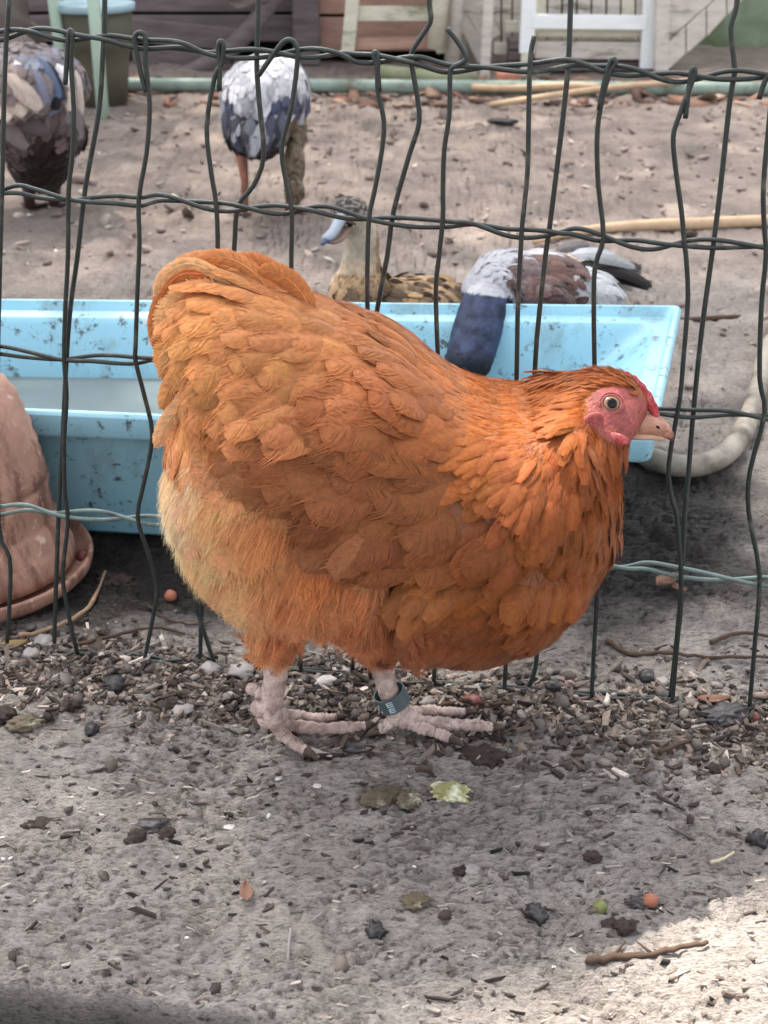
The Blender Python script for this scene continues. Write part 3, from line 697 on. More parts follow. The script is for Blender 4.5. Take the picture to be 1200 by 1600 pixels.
def thin(p, rad):
    """dart throwing with a radius per point"""
    cell = float(np.max(rad)); g = {}; keep = []
    for i in range(len(p)):
        x, y, z = p[i]; r_ = rad[i]; c = (int(x // cell), int(y // cell), int(z // cell)); ok = True
        for dx in (-1, 0, 1):
            for dy in (-1, 0, 1):
                for dz in (-1, 0, 1):
                    for j in g.get((c[0]+dx, c[1]+dy, c[2]+dz), ()):
                        q = p[j]
                        if (q[0]-x)**2 + (q[1]-y)**2 + (q[2]-z)**2 < (.5 * (r_ + rad[j])) ** 2: ok = False; break
                    if not ok: break
                if not ok: break
            if not ok: break
        if ok: g.setdefault(c, []).append(i); keep.append(i)
    return np.array(keep)
def remesh(me_or_obj, vox, smooth_it=6):
    o = me_or_obj
    md = o.modifiers.new('r', 'REMESH'); md.mode = 'VOXEL'; md.voxel_size = vox
    ms = o.modifiers.new('s', 'SMOOTH'); ms.factor = .5; ms.iterations = smooth_it
    dg = bpy.context.evaluated_depsgraph_get(); ev = o.evaluated_get(dg); me = bpy.data.meshes.new_from_object(ev)
    o.modifiers.clear(); old = o.data; o.data = me; bpy.data.meshes.remove(old)
    for p in me.polygons: p.use_smooth = True
    return o
def tri_arrays(o):
    me = o.data; me.calc_loop_triangles()
    vs = np.empty(len(me.vertices) * 3, np.float32); me.vertices.foreach_get('co', vs); vs = vs.reshape(-1, 3).astype(float)
    fs = np.empty(len(me.loop_triangles) * 3, np.int32); me.loop_triangles.foreach_get('vertices', fs); return vs, fs.reshape(-1, 3)
def smooth_normals(o, k, fs, p):
    me = o.data; nv = np.empty(len(me.vertices) * 3, np.float32); me.vertices.foreach_get('normal', nv); nv = nv.reshape(-1, 3)
    n = nv[fs[k]].mean(1); return n / (np.linalg.norm(n, axis=1, keepdims=True) + 1e-9)
def set_col(o, c):
    a = o.data.color_attributes.new('col', 'FLOAT_COLOR', 'POINT'); q = np.ones((len(o.data.vertices), 4), np.float32); q[:, :3] = c; a.data.foreach_set('color', q.ravel())
def inpoly(x, y, poly):
    ins = np.zeros(np.shape(x), bool); n = len(poly)
    for i in range(n):
        x0, y0 = poly[i]; x1, y1 = poly[(i + 1) % n]
        if y0 == y1: continue
        c = ((y0 > y) != (y1 > y)) & (x < (x1 - x0) * (y - y0) / (y1 - y0) + x0); ins ^= c
    return ins
def blur(a, n):
    for _ in range(n):
        a = (a + np.roll(a, 1, 0) + np.roll(a, -1, 0) + np.roll(a, 1, 1) + np.roll(a, -1, 1)) / 5
    return a

# ================================================================== HEN
YH = .985
OUT = [(312,500),(308,464),(322,444),(358,434),(400,438),(442,458),(490,478),(545,504),(600,524),(645,551),(690,588),(735,614),(785,630),(830,630),(868,614),(905,594),(940,583),(968,588),(988,608),(998,638),(996,660),
       (978,676),(958,700),(964,740),(964,790),(954,836),(928,880),(886,922),(840,956),(800,976),(750,990),(700,994),(660,978),(625,962),(590,955),(560,958),(500,950),(450,936),(398,934),(352,902),(314,864),(286,818),(274,770),(272,715),(276,680),(278,640),(292,600),(304,560),(310,530)]
st = 4; px0, py0 = 228, 392; NXp, NYp = 202, 172
PX, PY = np.meshgrid(px0 + st * np.arange(NXp), py0 + st * np.arange(NYp))
mask = inpoly(PX, PY, OUT)
u_ = np.zeros(mask.shape); dd = blur(mask.astype(float), 30)
u_ = mask * dd * 500
for it in range(1500):
    u_ = mask * (.25 * (np.roll(u_, 1, 0) + np.roll(u_, -1, 0) + np.roll(u_, 1, 1) + np.roll(u_, -1, 1)) + 1.0)
wd = np.sqrt(u_ / u_.max()) 
HWID = .104
wd = HWID * np.clip(wd, 0, 1) ** .85
SPY = PY + wd * 860; SPX = PX + (PX - 600) * wd * .8       # where a point on the near flank appears
def gauss(cx, cy, rx, ry, rot=0):
    a = R(rot); X = (SPX - cx) * math.cos(a) + (SPY - cy) * math.sin(a); Y = -(SPX - cx) * math.sin(a) + (SPY - cy) * math.cos(a)
    return np.exp(-((X / rx) ** 2 + (Y / ry) ** 2))
wd *= 1 - .30 * gauss(330, 470, 120, 90)               # tail is narrower than the rump
wd *= 1 - .12 * gauss(900, 690, 90, 70)
WING = [(905,650),(850,622),(760,610),(680,600),(600,618),(520,640),(430,650),(402,680),(420,730),(465,790),(520,835),(570,862),(640,882),(700,872),(790,862),(870,815),(925,740)]
wing_m = blur(inpoly(SPX, SPY, WING).astype(float), 3)
THIGH = [(628,905),(700,885),(800,885),(880,900),(930,890),(905,960),(820,1030),(700,1060),(640,1046),(615,1000),(612,940)]
thigh_m = blur(inpoly(SPX, SPY, THIGH).astype(float), 5)
wd = wd + mask * (.014 * wing_m + .010 * thigh_m)
wd -= .048 * gauss(610, 965, 15, 85, 5) * mask          # deep fold between belly fluff and breast
wd -= .010 * gauss(655, 880, 60, 14) * mask
wd -= .006 * gauss(470, 770, 110, 16, 40) * mask
wd += .006 * mask * (fbm(PX / 70., PY / 60., 2, 41) - .5) * 2
wd = np.where(mask, np.maximum(wd, .004), 0); wd = np.where(mask, blur(wd, 3), 0); wd = np.maximum(wd, .003)
idx = -np.ones(mask.shape, int); idx[mask] = np.arange(mask.sum()); nm = int(mask.sum())
XY = atY(PX[mask], PY[mask], YH); w1 = wd[mask]
vf = XY.copy(); vf[:, 1] -= w1; vb = XY.copy(); vb[:, 1] += w1
cell = mask[:-1, :-1] & mask[1:, :-1] & mask[:-1, 1:] & mask[1:, 1:]
jj, kk_ = np.where(cell); A = idx[jj, kk_]; B_ = idx[jj, kk_ + 1]; C_ = idx[jj + 1, kk_ + 1]; D_ = idx[jj + 1, kk_]
F1 = np.stack([A, D_, C_, B_], -1); F2 = np.stack([A, B_, C_, D_], -1) + nm
edges = {}
for q in F1:
    for a, b_ in ((q[0], q[1]), (q[1], q[2]), (q[2], q[3]), (q[3], q[0])):
        if (b_, a) in edges: del edges[(b_, a)]
        else: edges[(a, b_)] = 1
F3 = np.array([(b_, a, a + nm, b_ + nm) for a, b_ in edges])
hen = empty('hen', (float(XY[:, 0].mean()), YH, 0), 'plump buff orange hen with fluffy rear and red face walking in front of the fence', 'hen')
# body volume, plus a rounder head and the thighs, fused and smoothed to one skin
bv_, bf_ = [tuple(p) for p in np.concatenate([vf, vb])], [tuple(map(int, q)) for q in np.concatenate([F1, F2, F3])]
body = MB(); body.add(bv_, bf_)
def ell(mb, c, r3, rot=0):
    a = R(rot)
    vs = []
    for p in SPH_V:
        x, y, z = p[0] * r3[0], p[1] * r3[1], p[2] * r3[2]
        vs.append((c[0] + x * math.cos(a) + z * math.sin(a), c[1] + y, c[2] - x * math.sin(a) + z * math.cos(a)))
    mb.add(vs, SPH_F)
bm = bmesh.new(); bmesh.ops.create_icosphere(bm, subdivisions=3, radius=1); SPH_V = [p.co[:] for p in bm.verts]; SPH_F = [tuple(q.index for q in p.verts) for p in bm.faces]; bm.free()
SCL = 1.14 / VF
hc = atY(948, 634, YH)
ell(body, hc, (.0315, .0225, .0270), 12)
ell(body, atY(982, 655, YH), (.0150, .0115, .0125), 30)
ell(body, atY(915, 652, YH), (.030, .023, .027), 0)
for (px_, py_, Y_) in ((436, 955, YH - .028), (594, 965, YH + .020)):
    ell(body, atY(px_, py_, Y_), (.024, .022, .030))
bo = body.build('body', [], hen, True)
bo = remesh(bo, .0036, 10)
bvs, bfs = tri_arrays(bo)
bpx, bpy_ = to_pxs(bvs, YH)

# colour / flow chart over the side of the bird: x, y (photo), flow dx, dy, length, width, lift, colour, fluffiness
H = [
 (300,440,-.9,.0,.055,.024,.2,(238,182,126),.1),(350,430,-1,.0,.05,.026,.2,(236,172,112),.1),(400,435,-.9,-.05,.045,.024,.16,(222,150,92),.05),
 (300,500,-.55,.8,.048,.026,.16,(238,178,112),.1),(280,560,-.45,.9,.042,.026,.14,(236,166,96),.1),(290,620,-.35,.95,.042,.026,.14,(224,146,82),.15),
 (285,680,-.3,.95,.040,.024,.16,(226,158,98),.35),(360,480,-.8,.45,.044,.028,.20,(226,152,92),.0),(370,560,-.6,.75,.042,.026,.20,(212,140,84),.0),
 (370,640,-.4,.9,.042,.022,.18,(202,124,70),.1),(450,470,-.9,.15,.038,.026,.24,(212,140,84),.0),(460,540,-.8,.4,.038,.026,.26,(206,136,84),.0),
 (470,610,-.65,.65,.038,.024,.22,(192,122,74),.0),(540,500,-.93,.15,.036,.026,.26,(210,138,82),.0),(560,560,-.9,.25,.040,.027,.28,(206,134,82),.0),
 (620,530,-.93,-.05,.032,.022,.2,(204,126,70),.0),(640,600,-.93,.15,.042,.029,.24,(198,124,74),.0),(700,590,-.97,.0,.032,.018,.18,(206,124,62),.0),
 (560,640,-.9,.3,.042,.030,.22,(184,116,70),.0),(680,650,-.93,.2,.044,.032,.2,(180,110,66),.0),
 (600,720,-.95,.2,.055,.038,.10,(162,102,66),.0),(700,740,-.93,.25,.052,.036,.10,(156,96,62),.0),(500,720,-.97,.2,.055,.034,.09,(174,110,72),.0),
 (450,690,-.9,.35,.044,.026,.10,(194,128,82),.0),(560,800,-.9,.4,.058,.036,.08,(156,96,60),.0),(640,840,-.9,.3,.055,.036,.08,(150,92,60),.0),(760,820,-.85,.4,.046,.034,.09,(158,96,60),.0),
 (760,600,-.96,.12,.030,0.0082,.09,(222,138,64),.0),(800,620,-.92,.3,.030,0.0074,.09,(232,148,64),.0),(850,612,-.94,.25,.028,0.0069,.09,(230,146,66),.0),(900,590,-.96,.1,.018,.0065,.16,(216,134,72),.0),(945,585,-.97,.0,.012,.005,.16,(206,124,72),.0),
 (830,650,-.8,.6,.030,0.0078,.09,(220,134,56),.0),(880,640,-.65,.75,.026,0.0069,.09,(208,126,60),.0),(770,660,-.85,.45,.032,0.0092,.09,(214,134,66),.0),(800,700,-.6,.8,.032,0.0101,.09,(188,110,54),.0),
 (890,700,-.3,.95,.028,0.0103,.09,(180,104,54),.05),(940,720,-.12,1,.024,.009,.12,(176,100,56),.05),(840,760,-.45,.9,.034,.014,.11,(170,98,52),.05),
 (930,800,-.15,1,.030,.016,.12,(176,106,60),.1),(960,800,-.05,1,.028,.015,.14,(190,118,70),.1),(860,860,-.35,.9,.032,.018,.12,(172,100,54),.1),(920,880,-.4,.9,.030,.018,.16,(186,112,64),.15),
 (700,900,-.6,.75,.032,.018,.12,(178,108,60),.1),(660,910,-.55,.8,.032,.017,.12,(178,110,62),.2),(780,900,-.7,.65,.034,.021,.13,(182,108,58),.1),(840,940,-.65,.7,.030,.019,.18,(176,104,58),.15),
 (700,970,-.5,.85,.028,.019,.2,(168,98,58),.25),(780,980,-.55,.8,.028,.019,.2,(166,96,56),.2),(640,980,-.2,1,.034,.020,.2,(172,104,62),.5),
 (300,740,-.55,.8,.030,.020,.3,(240,210,170),1.0),(280,800,-.6,.8,.030,.020,.3,(240,204,160),1.0),(350,780,-.5,.85,.034,.022,.3,(228,174,120),1.0),(400,740,-.5,.85,.036,.022,.22,(222,164,110),.9),
 (330,860,-.5,.9,.034,.022,.3,(234,184,132),1.0),(420,840,-.35,.95,.034,.024,.25,(216,154,98),1.0),(500,880,-.2,1,.034,.024,.22,(206,142,88),1.0),(380,930,-.4,.9,.034,.022,.3,(226,174,124),1.0),
 (460,960,-.2,1,.032,.022,.28,(206,144,94),1.0),(560,940,-.1,1,.034,.022,.25,(202,136,86),.95),(590,890,-.25,1,.032,.020,.18,(212,154,104),.9),(540,990,-.05,1,.028,.020,.3,(194,128,84),1.0),(590,1000,0,1,.024,.018,.25,(184,124,84),1.0),
]
HA = np.array([[*r_[:7], *lin(r_[7]), r_[8]] for r_ in H])
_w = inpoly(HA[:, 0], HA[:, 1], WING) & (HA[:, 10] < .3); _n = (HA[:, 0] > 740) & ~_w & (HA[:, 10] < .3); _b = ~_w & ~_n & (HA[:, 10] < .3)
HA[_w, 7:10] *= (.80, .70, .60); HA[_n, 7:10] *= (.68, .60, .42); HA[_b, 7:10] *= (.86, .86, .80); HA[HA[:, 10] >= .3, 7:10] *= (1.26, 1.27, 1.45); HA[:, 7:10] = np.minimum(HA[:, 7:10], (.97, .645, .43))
def chart(px_, py_, pw=4):
    d2 = (px_[:, None] - HA[None, :, 0]) ** 2 + (py_[:, None] - HA[None, :, 1]) ** 2 + 120
    w_ = d2 ** (-pw / 2); w_ /= w_.sum(1, keepdims=True); return w_ @ HA[:, 2:]
FACE = [(918,624),(938,606),(968,602),(992,606),(1016,640),(1016,676),(992,690),(966,694),(942,682),(922,660)]
bch = chart(bpx, bpy_); bc = bch[:, 5:8] * (.6 + .4 * bch[:, 8:9])
fm = inpoly(bpx, bpy_, FACE)
fn = fbm(bpx / 9, bpy_ / 9, 3, 3)
bc[fm] = lin((142, 66, 62)) * (.45 + 1.1 * fn[fm][:, None])
bc[fm] = bc[fm] * (1 + .35 * (fbm(bpx / 3.2, bpy_ / 3.2, 2, 6)[fm] - .5))[:, None]
set_col(bo, bc)
def g_skin(n, b):
    a = n.nodes.new('ShaderNodeAttribute'); a.attribute_name = 'col'
    n.links.new(a.outputs['Color'], b.inputs['Base Color']); b.inputs['Roughness'].default_value = .6; b.inputs['Subsurface Weight'].default_value = .15
    b.inputs['Subsurface Radius'].default_value = (.004, .0015, .001); b.inputs['Subsurface Scale'].default_value = 1
    bump(n, b, noise(n, coords(n), 300, 5), .8, .002)
bo.data.materials.clear(); bo.data.materials.append(mat('hen_skin', g_skin))
M_F = m_feather('hen_feather')
M_FL = m_feather('hen_fluff', .8, .5, .3, .1)

P_, N_, K_ = sample_surface(bvs, bfs, 140000, 1)
N_ = smooth_normals(bo, K_, bfs, P_)
qx, qy = to_pxs(P_, YH)
ch = chart(qx, qy, 5)
inface = inpoly(qx, qy, FACE)
beakz = (qx > 1000)
L, W = ch[:, 2].copy(), ch[:, 3].copy()
rad = .26 * np.sqrt(L * W); rad = np.where(ch[:, 8] > .6, rad * 1.1, rad)
rad = np.where(W < .015, rad * .82, rad)
ok = ~inface & ~beakz & ~inpoly(qx, qy, [(622,886),(634,890),(618,930),(612,1050),(602,1050),(604,930)])
order = np.where(ok)[0]; kp = order[thin(P_[order], rad[order])]
P_, N_, ch, qx, qy, L, W = P_[kp], N_[kp], ch[kp], qx[kp], qy[kp], L[kp], W[kp]
print('hen feathers', len(kp))
rr = np.random.default_rng(11)
dirs = np.stack([ch[:, 0], np.zeros(len(kp)), -ch[:, 1]], -1); dirs += .10 * rr.standard_normal(dirs.shape)
L = L * rr.uniform(.8, 1.2, len(kp)); W = W * rr.uniform(.85, 1.15, len(kp))
cfac = (1 + .07 * rr.standard_normal((len(kp), 1))) * (1 + .22 * (fbm(qx / 40, qy / 40, 2, 9) - .5))[:, None]
colr = chart(qx, qy, 3)[:, 5:8] * cfac
colr[:, 1] *= 1 + .03 * rr.standard_normal(len(kp))
lift = ch[:, 4] + rr.normal(0, .03, len(kp))
inw = inpoly(qx, qy, WING); hack = (W < .0150) & ~inw; tail = (qx < 345) & (qy < 560); fl = (ch[:, 8] > .5) & ~inw
bodyf = ~(inw | hack | tail | fl)
def sub(m_): return P_[m_] - N_[m_] * (L[m_] * .05)[:, None], N_[m_], dirs[m_], L[m_], W[m_], np.clip(lift[m_], .02, .6), colr[m_]
put_feathers('plumage', hen, M_F, *sub(bodyf), 'body', seed=1, curl='.85', camber=.30)
put_feathers('hackle', hen, M_F, *sub(hack), 'hackle', seed=2, curl=.03, camber=.10)
put_feathers('belly_fluff', hen, M_FL, *sub(fl), 'fray', seed=3, curl=.15)
for s_, nm_ in ((-1, 'wing'), (1, 'wing')):
    m_ = inw & (np.sign(P_[:, 1] - YH) == s_)
    put_feathers(nm_, hen, M_F, *sub(m_), 'body', seed=4 + s_, curl='.7', camber=.18)
put_feathers('tail', hen, M_F, *sub(tail), 'body', seed=7, curl=.26, camber=.24)

HB = BVHTree.FromPolygons([Vector(p) for p in bvs], [tuple(map(int, t)) for t in bfs])
def on_body(px_, py_, off=0):
    """point of the camera side of the bird seen at a photo point"""
    d = V(ray(px_, py_)).normalized(); hit = HB.ray_cast(Vector((0, 0, CAM_H)), d)
    return hit[0] + hit[1] * off if hit[0] is not None else V(atY(px_, py_, YH - .01))
# long sickle feathers of the tail and the flight feathers showing under the wing coverts
def long_feather(name, pts, wid, colr_, Yo, parent, m=M_F, camber=.25, nb=70):
    P3 = smooth_path([on_body(a, b_, .002 + .003 * i_ / len(pts)) if Yo is None else V(atY(a, b_, YH + Yo)) for i_, (a, b_) in enumerate(pts)], 6); n = len(P3); mb = MB(); r = random.Random(hash(name) % 97 + int(pts[0][0]))
    base = lin(colr_)
    pos = lambda t: P3[min(int(t * (n - 1)), n - 2)].lerp(P3[min(int(t * (n - 1)) + 1, n - 1)], t * (n - 1) - min(int(t * (n - 1)), n - 2))
    def frame(t):
        a, b_ = pos(max(t - .02, 0)), pos(min(t + .02, 1)); tt = (b_ - a).normalized(); nn = Vector((0, -1, 0)); nn = (nn - tt * nn.dot(tt)).normalized(); return tt, nn, tt.cross(nn)
    hw = lambda t: wid / 2 * min(1, (t / .2) ** .6 if t > 0 else 0) * math.sqrt(max(0, 1 - max(0, (t - .6) / .4) ** 2.4))
    rows = 14
    vs = []; fs = []
    for i in range(rows):
        t = i / (rows - 1) * .985; tt, nn, bb = frame(t); c = pos(t)
        for k in (-1, -.5, 0, .5, 1): vs.append(c + bb * (hw(t) * .93 * k) - nn * (camber * hw(t) * k * k + .0004))
    for i in range(rows - 1):
        for k in range(4): fs.append((i*5+k, i*5+k+1, i*5+k+6, i*5+k+5))
    mb.add(vs, fs, base)
    for s in (-1, 1):
        for i in range(nb):
            t0 = .04 + .93 * (i + r.random() * .6) / nb; t1 = min(t0 + .09 + .03 * r.random(), 1.0)
            tt, nn, bb = frame(t0); t2, n2, b2 = frame(t1); e_ = hw(min(t1, .985)) * r.uniform(.95, 1.08); c0, c1 = pos(t0), pos(t1)
            mid = (c0 + c1) / 2 + bb * s * e_ * .6 + nn * .0006 * r.random(); end = c1 + b2 * s * e_ - n2 * camber * e_
            ww = tt * (.0011); k_ = 1 + r.uniform(-.15, .15)
            mb.add([c0 - ww, c0 + ww, mid - ww, mid + ww, end - ww * .3, end + ww * .3], [(0, 1, 3, 2), (2, 3, 5, 4)], tuple(base * k_))
    if Yo is not None: mb.tube([pos(t) + frame(t)[1] * .0006 for t in [x * .05 for x in range(20)]], [.0009 * (1 - x * .045) for x in range(20)], 5, tuple(np.minimum(base * 1.25, .9)))
    return mb.build(name, m, parent, True, col=True)
SICK = [
 ([(400,465),(330,432),(280,430),(250,468),(238,515),(250,560)], .010, (214,138,84), -.012),
 ([(410,470),(350,436),(300,432),(270,462),(262,500)], .011, (238,178,118), -.006),
 ([(430,484),(390,446),(340,424),(296,428)], .013, (232,164,102), 0.0),
 ([(450,486),(420,450),(380,430),(335,426)], .014, (222,146,84), .008),
 ([(395,470),(330,424),(290,412),(255,432),(242,462)], .009, (240,190,138), -.018),
 ([(420,474),(360,418),(315,404),(270,414)], .012, (238,178,122), .010),
 ([(440,478),(395,424),(350,402),(305,406)], .012, (228,158,100), -.004),
 ([(470,482),(435,432),(400,410),(362,408)], .014, (220,146,90), .006),
 ([(490,490),(465,450),(436,428),(404,422)], .015, (214,140,84), -.006),
 ([(360,500),(310,505),(272,540),(250,592)], .014, (240,182,122), -.034),
 ([(350,540),(300,560),(268,600),(252,640)], .014, (236,170,108), -.044),
 ([(350,600),(300,620),(262,660),(244,700)], .014, (240,190,140), -.050),
 ([(360,470),(305,465),(270,492),(256,530)], .026, (242,190,132), -.020),
 ([(350,520),(300,520),(268,548),(258,585)], .026, (240,170,98), -.028),
 ([(420,500),(370,470),(320,478),(290,505)], .026, (230,160,98), .018),
 ([(400,530),(345,500),(290,520),(266,560)], .024, (226,150,88), .024),
]
for q, wid, c, yo in SICK: long_feather('sickle_feather', q, wid, c, yo, hen)
FLI = [([(640,800),(560,780),(480,748),(420,700)], .024, (158,96,58)), ([(660,830),(580,815),(500,785),(438,735)], .024, (150,90,54)), ([(680,850),(600,845),(530,825),(468,782)], .026, (154,92,54)),
       ([(720,862),(650,866),(580,856),(520,828)], .026, (148,86,50)), ([(760,864),(700,878),(640,882),(575,866)], .026, (152,90,54)), ([(690,760),(600,740),(500,712),(412,668)], .028, (164,100,60))]
def wing_depth(a, b_):
    return wd[int(np.clip((b_ - py0) / st, 0, NYp - 1)), int(np.clip((a - px0) / st, 0, NXp - 1))]
for q, wid, c in FLI:
    long_feather('flight_feather', q, wid, c, None, hen, camber=.15)

# ---- fluff: fine curved strands
def strands(name, parent, m, root, nrm, dr, length, width, col, seg=4, seed=0, nrm_w=.5, wave=.18):
    r = np.random.default_rng(seed); n = len(root)
    t = dr - (dr * nrm).sum(1, keepdims=True) * nrm; t /= np.linalg.norm(t, axis=1, keepdims=True) + 1e-9
    nw = np.broadcast_to(np.asarray(nrm_w, float), (n,))[:, None]
    d0 = t + nrm * nw + wave * r.standard_normal((n, 3)); d0 /= np.linalg.norm(d0, axis=1, keepdims=True)
    d1 = t + wave * 1.2 * r.standard_normal((n, 3)); d1[:, 2] -= .25; d1 /= np.linalg.norm(d1, axis=1, keepdims=True)
    w_ = r.standard_normal((n, 3)); bvec = np.cross(d0, w_); bvec /= np.linalg.norm(bvec, axis=1, keepdims=True) + 1e-9
    s = np.linspace(0, 1, seg + 1); VV = np.zeros((n, (seg + 1) * 2, 3)); CC = np.zeros((n, (seg + 1) * 2, 3))
    for i, x in enumerate(s):
        p = root + length[:, None] * (d0 * (x - x * x / 2) + d1 * (x * x / 2)); hw = (width * .5 * (1 - x * .85))[:, None]
        VV[:, 2*i] = p - bvec * hw; VV[:, 2*i+1] = p + bvec * hw
        CC[:, 2*i] = CC[:, 2*i+1] = col * (.85 + .3 * x)
    tf = np.array([(2*i, 2*i+1, 2*i+3, 2*i+2) for i in range(seg)])
    F = (tf[None] + (np.arange(n) * (seg + 1) * 2)[:, None, None]).reshape(-1, 4)
    o = mesh_obj(name, VV.reshape(-1, 3), F, m, parent, True, np.clip(CC.reshape(-1, 3), .003, .95)); o['kind'] = 'stuff'; return o
S_, SN, SK = sample_surface(bvs, bfs, 190000, 5); SN = smooth_normals(bo, SK, bfs, S_)
sx, sy = to_pxs(S_, YH); sc_ = chart(sx, sy, 5)
r5 = np.random.default_rng(6)
prob = np.clip(sc_[:, 8] * 1.0 + .9 * ((sx > 740) & (sy < 800)) + .45 * ((sx < 350) & (sy < 620)), .10, 1) * ~inpoly(sx, sy, FACE) * ~inpoly(sx, sy, [(624,888),(634,892),(620,930),(614,1050),(602,1050),(606,930)]) * (1 - .8 * inpoly(sx, sy, WING)) * (sx < 1000)
kp = r5.random(len(S_)) < prob
S_, SN, sc_, sx, sy = S_[kp], SN[kp], sc_[kp], sx[kp], sy[kp]; n = len(S_)
clx, cly = fbm(sx / 16, sy / 16, 2, 51) - .5, fbm(sx / 16, sy / 16, 2, 57) - .5    # clumps
dr = np.stack([sc_[:, 0] + 1.6 * clx, 1.2 * (fbm(sx / 20, sy / 20, 2, 61) - .5), -sc_[:, 1] + 1.4 * cly], -1)
flf = np.clip(sc_[:, 8], 0, 1)
ln = (.011 + .013 * flf + .007 * ((sx < 350) & (sy < 620))) * r5.uniform(.6, 1.3, n)
fwid = .00045 + .0003 * flf * r5.random(n)
nw = .40 + .32 * flf
cc = chart(sx, sy, 3)[:, 5:8] * (1 + .08 * r5.standard_normal((n, 1))) * (1 + .30 * (fbm(sx / 22, sy / 22, 2, 71) - .5))[:, None]
tipp = (r5.random(n) < .10) & (sc_[:, 8] > .5); cc[tipp] = cc[tipp] * .6 + lin((244, 208, 164)) * .4
cc = np.clip(cc * (1.05 + .10 * flf)[:, None], 0, .92)
strands('fluff', hen, M_FL, S_, SN, dr, ln, fwid, cc, 4, 9, nw, .14)
print('strands', n)

# ---- face: eye, comb, beak, wattle, bristles
def mir(p, s): return Vector((p.x, YH + s * abs(YH - p.y), p.z))
M_EYE = simple('eye_amber', (124, 92, 66), .12, .3, 500, 0, 0, .8)
M_LID = simple('eyelid_skin', (158, 98, 92), .5, .15, 300, .3, .0005)
M_FRED = simple('face_red', (150, 68, 66), .55, .35, 300, .8, .0015, .35, dirt=(182, 104, 98), dirt_t=.6)
M_PUP = simple('pupil_black', (5, 4, 4), .12, .1, 20, 0, 0, .3)
M_COMB = simple('comb_red', (170, 60, 66), .6, .35, 260, .9, .002, .25, dirt=(206, 120, 118), dirt_t=.56)
M_BEAK = simple('beak_horn', (178, 130, 108), .45, .22, 110, .4, .0008, .4, dirt=(100, 62, 50), dirt_t=.54)
hit_ = HB.ray_cast(Vector((0, 0, CAM_H)), V(ray(955, 631)).normalized())
for s in (-1, 1):
    c = mir(hit_[0], s) - Vector((0, 0, .006 if s > 0 else 0)); n_ = Vector((hit_[1].x, s * abs(hit_[1].y), hit_[1].z)).normalized(); n_ = (n_ + Vector((0, s * .5, 0))).normalized()
    e1 = Vector((1, 0, 0)); e1 = (e1 - n_ * e1.dot(n_)).normalized(); e2 = n_.cross(e1)
    def disc(rx, ry, rn, off):
        mb = MB(); o_ = c + n_ * off
        mb.add([o_ + e1 * (p[0] * rx) + n_ * (p[1] * rn) + e2 * (p[2] * ry) for p in SPH_V], SPH_F); return mb
    eye = disc(.0068, .0062, .0038, -.0008).build('eye', M_EYE, hen, True)
    disc(.0038, .0038, .0012, .0023).build('pupil', M_PUP, eye, True)
    for rr0, rr1, tk, mm in ((.0073, .0066, .0007, M_LID), (.0090, .0080, .0007, M_FRED))[:1 if s > 0 else 2]:
        mb = MB(); pts = [c + e1 * (rr0 * math.cos(i / 28 * 6.2832)) + e2 * (rr1 * math.sin(i / 28 * 6.2832)) + n_ * .0006 for i in range(29)]
        mb.tube(pts, tk, 6, cap=False); mb.build('eyelid', mm, hen, True)
    lo_ = mir(on_body(926, 664), s) - Vector((0, 0, .012 if s > 0 else 0)); mb = MB(); ell(mb, lo_ - n_ * .0015, (.0080, .0030, .0110), 25); mb.build('ear_lobe', M_FRED, hen, True)
    wq = mir(on_body(964, 684), s); mb = MB(); ell(mb, (wq.x, wq.y, wq.z - .001), (.0095, .0022, .0045), 18); mb.build('wattle', M_COMB, hen, True)
F_, FN, FK = sample_surface(bvs, bfs, 90000, 8); fx_, fy2 = to_pxs(F_, YH); kf = inpoly(fx_, fy2, FACE) & (r5.random(len(F_)) < .30) & (np.hypot(fx_ - 955, fy2 - 631) > 19); F_, FN = F_[kf], smooth_normals(bo, FK, bfs, F_[:0] if False else F_)[kf]; nf_ = len(F_)
strands('face_bristles', hen, M_FL, F_, FN, np.tile(np.array([-.8, 0, -.5]), (nf_, 1)), r5.uniform(.0025, .006, nf_), np.full(nf_, .00045), np.where(r5.random((nf_, 1)) < .6, lin((196, 110, 96)), lin((214, 150, 96))) * np.ones((nf_, 3)), 3, 12, .25, .3)
# comb: low ridge with small points along the forehead
mb = MB(); cpts = [(972,584,4),(980,577,11),(987,587,9),(995,584,15),(1001,598,11),(1008,597,15),(1012,611,11),(1019,611,13),(1022,625,10),(1027,629,9),(1030,641,6),(1032,652,3)]
low = [(974,604),(980,606),(985,609),(990,613),(995,618),(999,623),(1003,628),(1008,634),(1012,640),(1016,646),(1020,652),(1024,658)]
top = [atY(a, b_, YH) for a, b_, _ in cpts]; lo = [atY(a, b_, YH) for a, b_ in low]; k = len(top)
vs = [];
for j in range(k):
    for (pt, yo) in ((lo[j], -.0045), (lo[j] * .45 + top[j] * .55, -.0028), (top[j], -.0007), (top[j], .0007), (lo[j] * .45 + top[j] * .55, .0028), (lo[j], .0045)): vs.append((pt[0], pt[1] + yo, pt[2]))
fs = []
for j in range(k - 1):
    for a in range(6): fs.append((j*6+a, j*6+(a+1) % 6, (j+1)*6+(a+1) % 6, (j+1)*6+a))
fs += [tuple(range(5, -1, -1)), tuple((k-1)*6+a for a in range(6))]
mb.add(vs, fs); co = mb.build('comb', M_COMB, hen, True); ss = co.modifiers.new('s', 'SUBSURF'); ss.levels = 1; ss.render_levels = 1
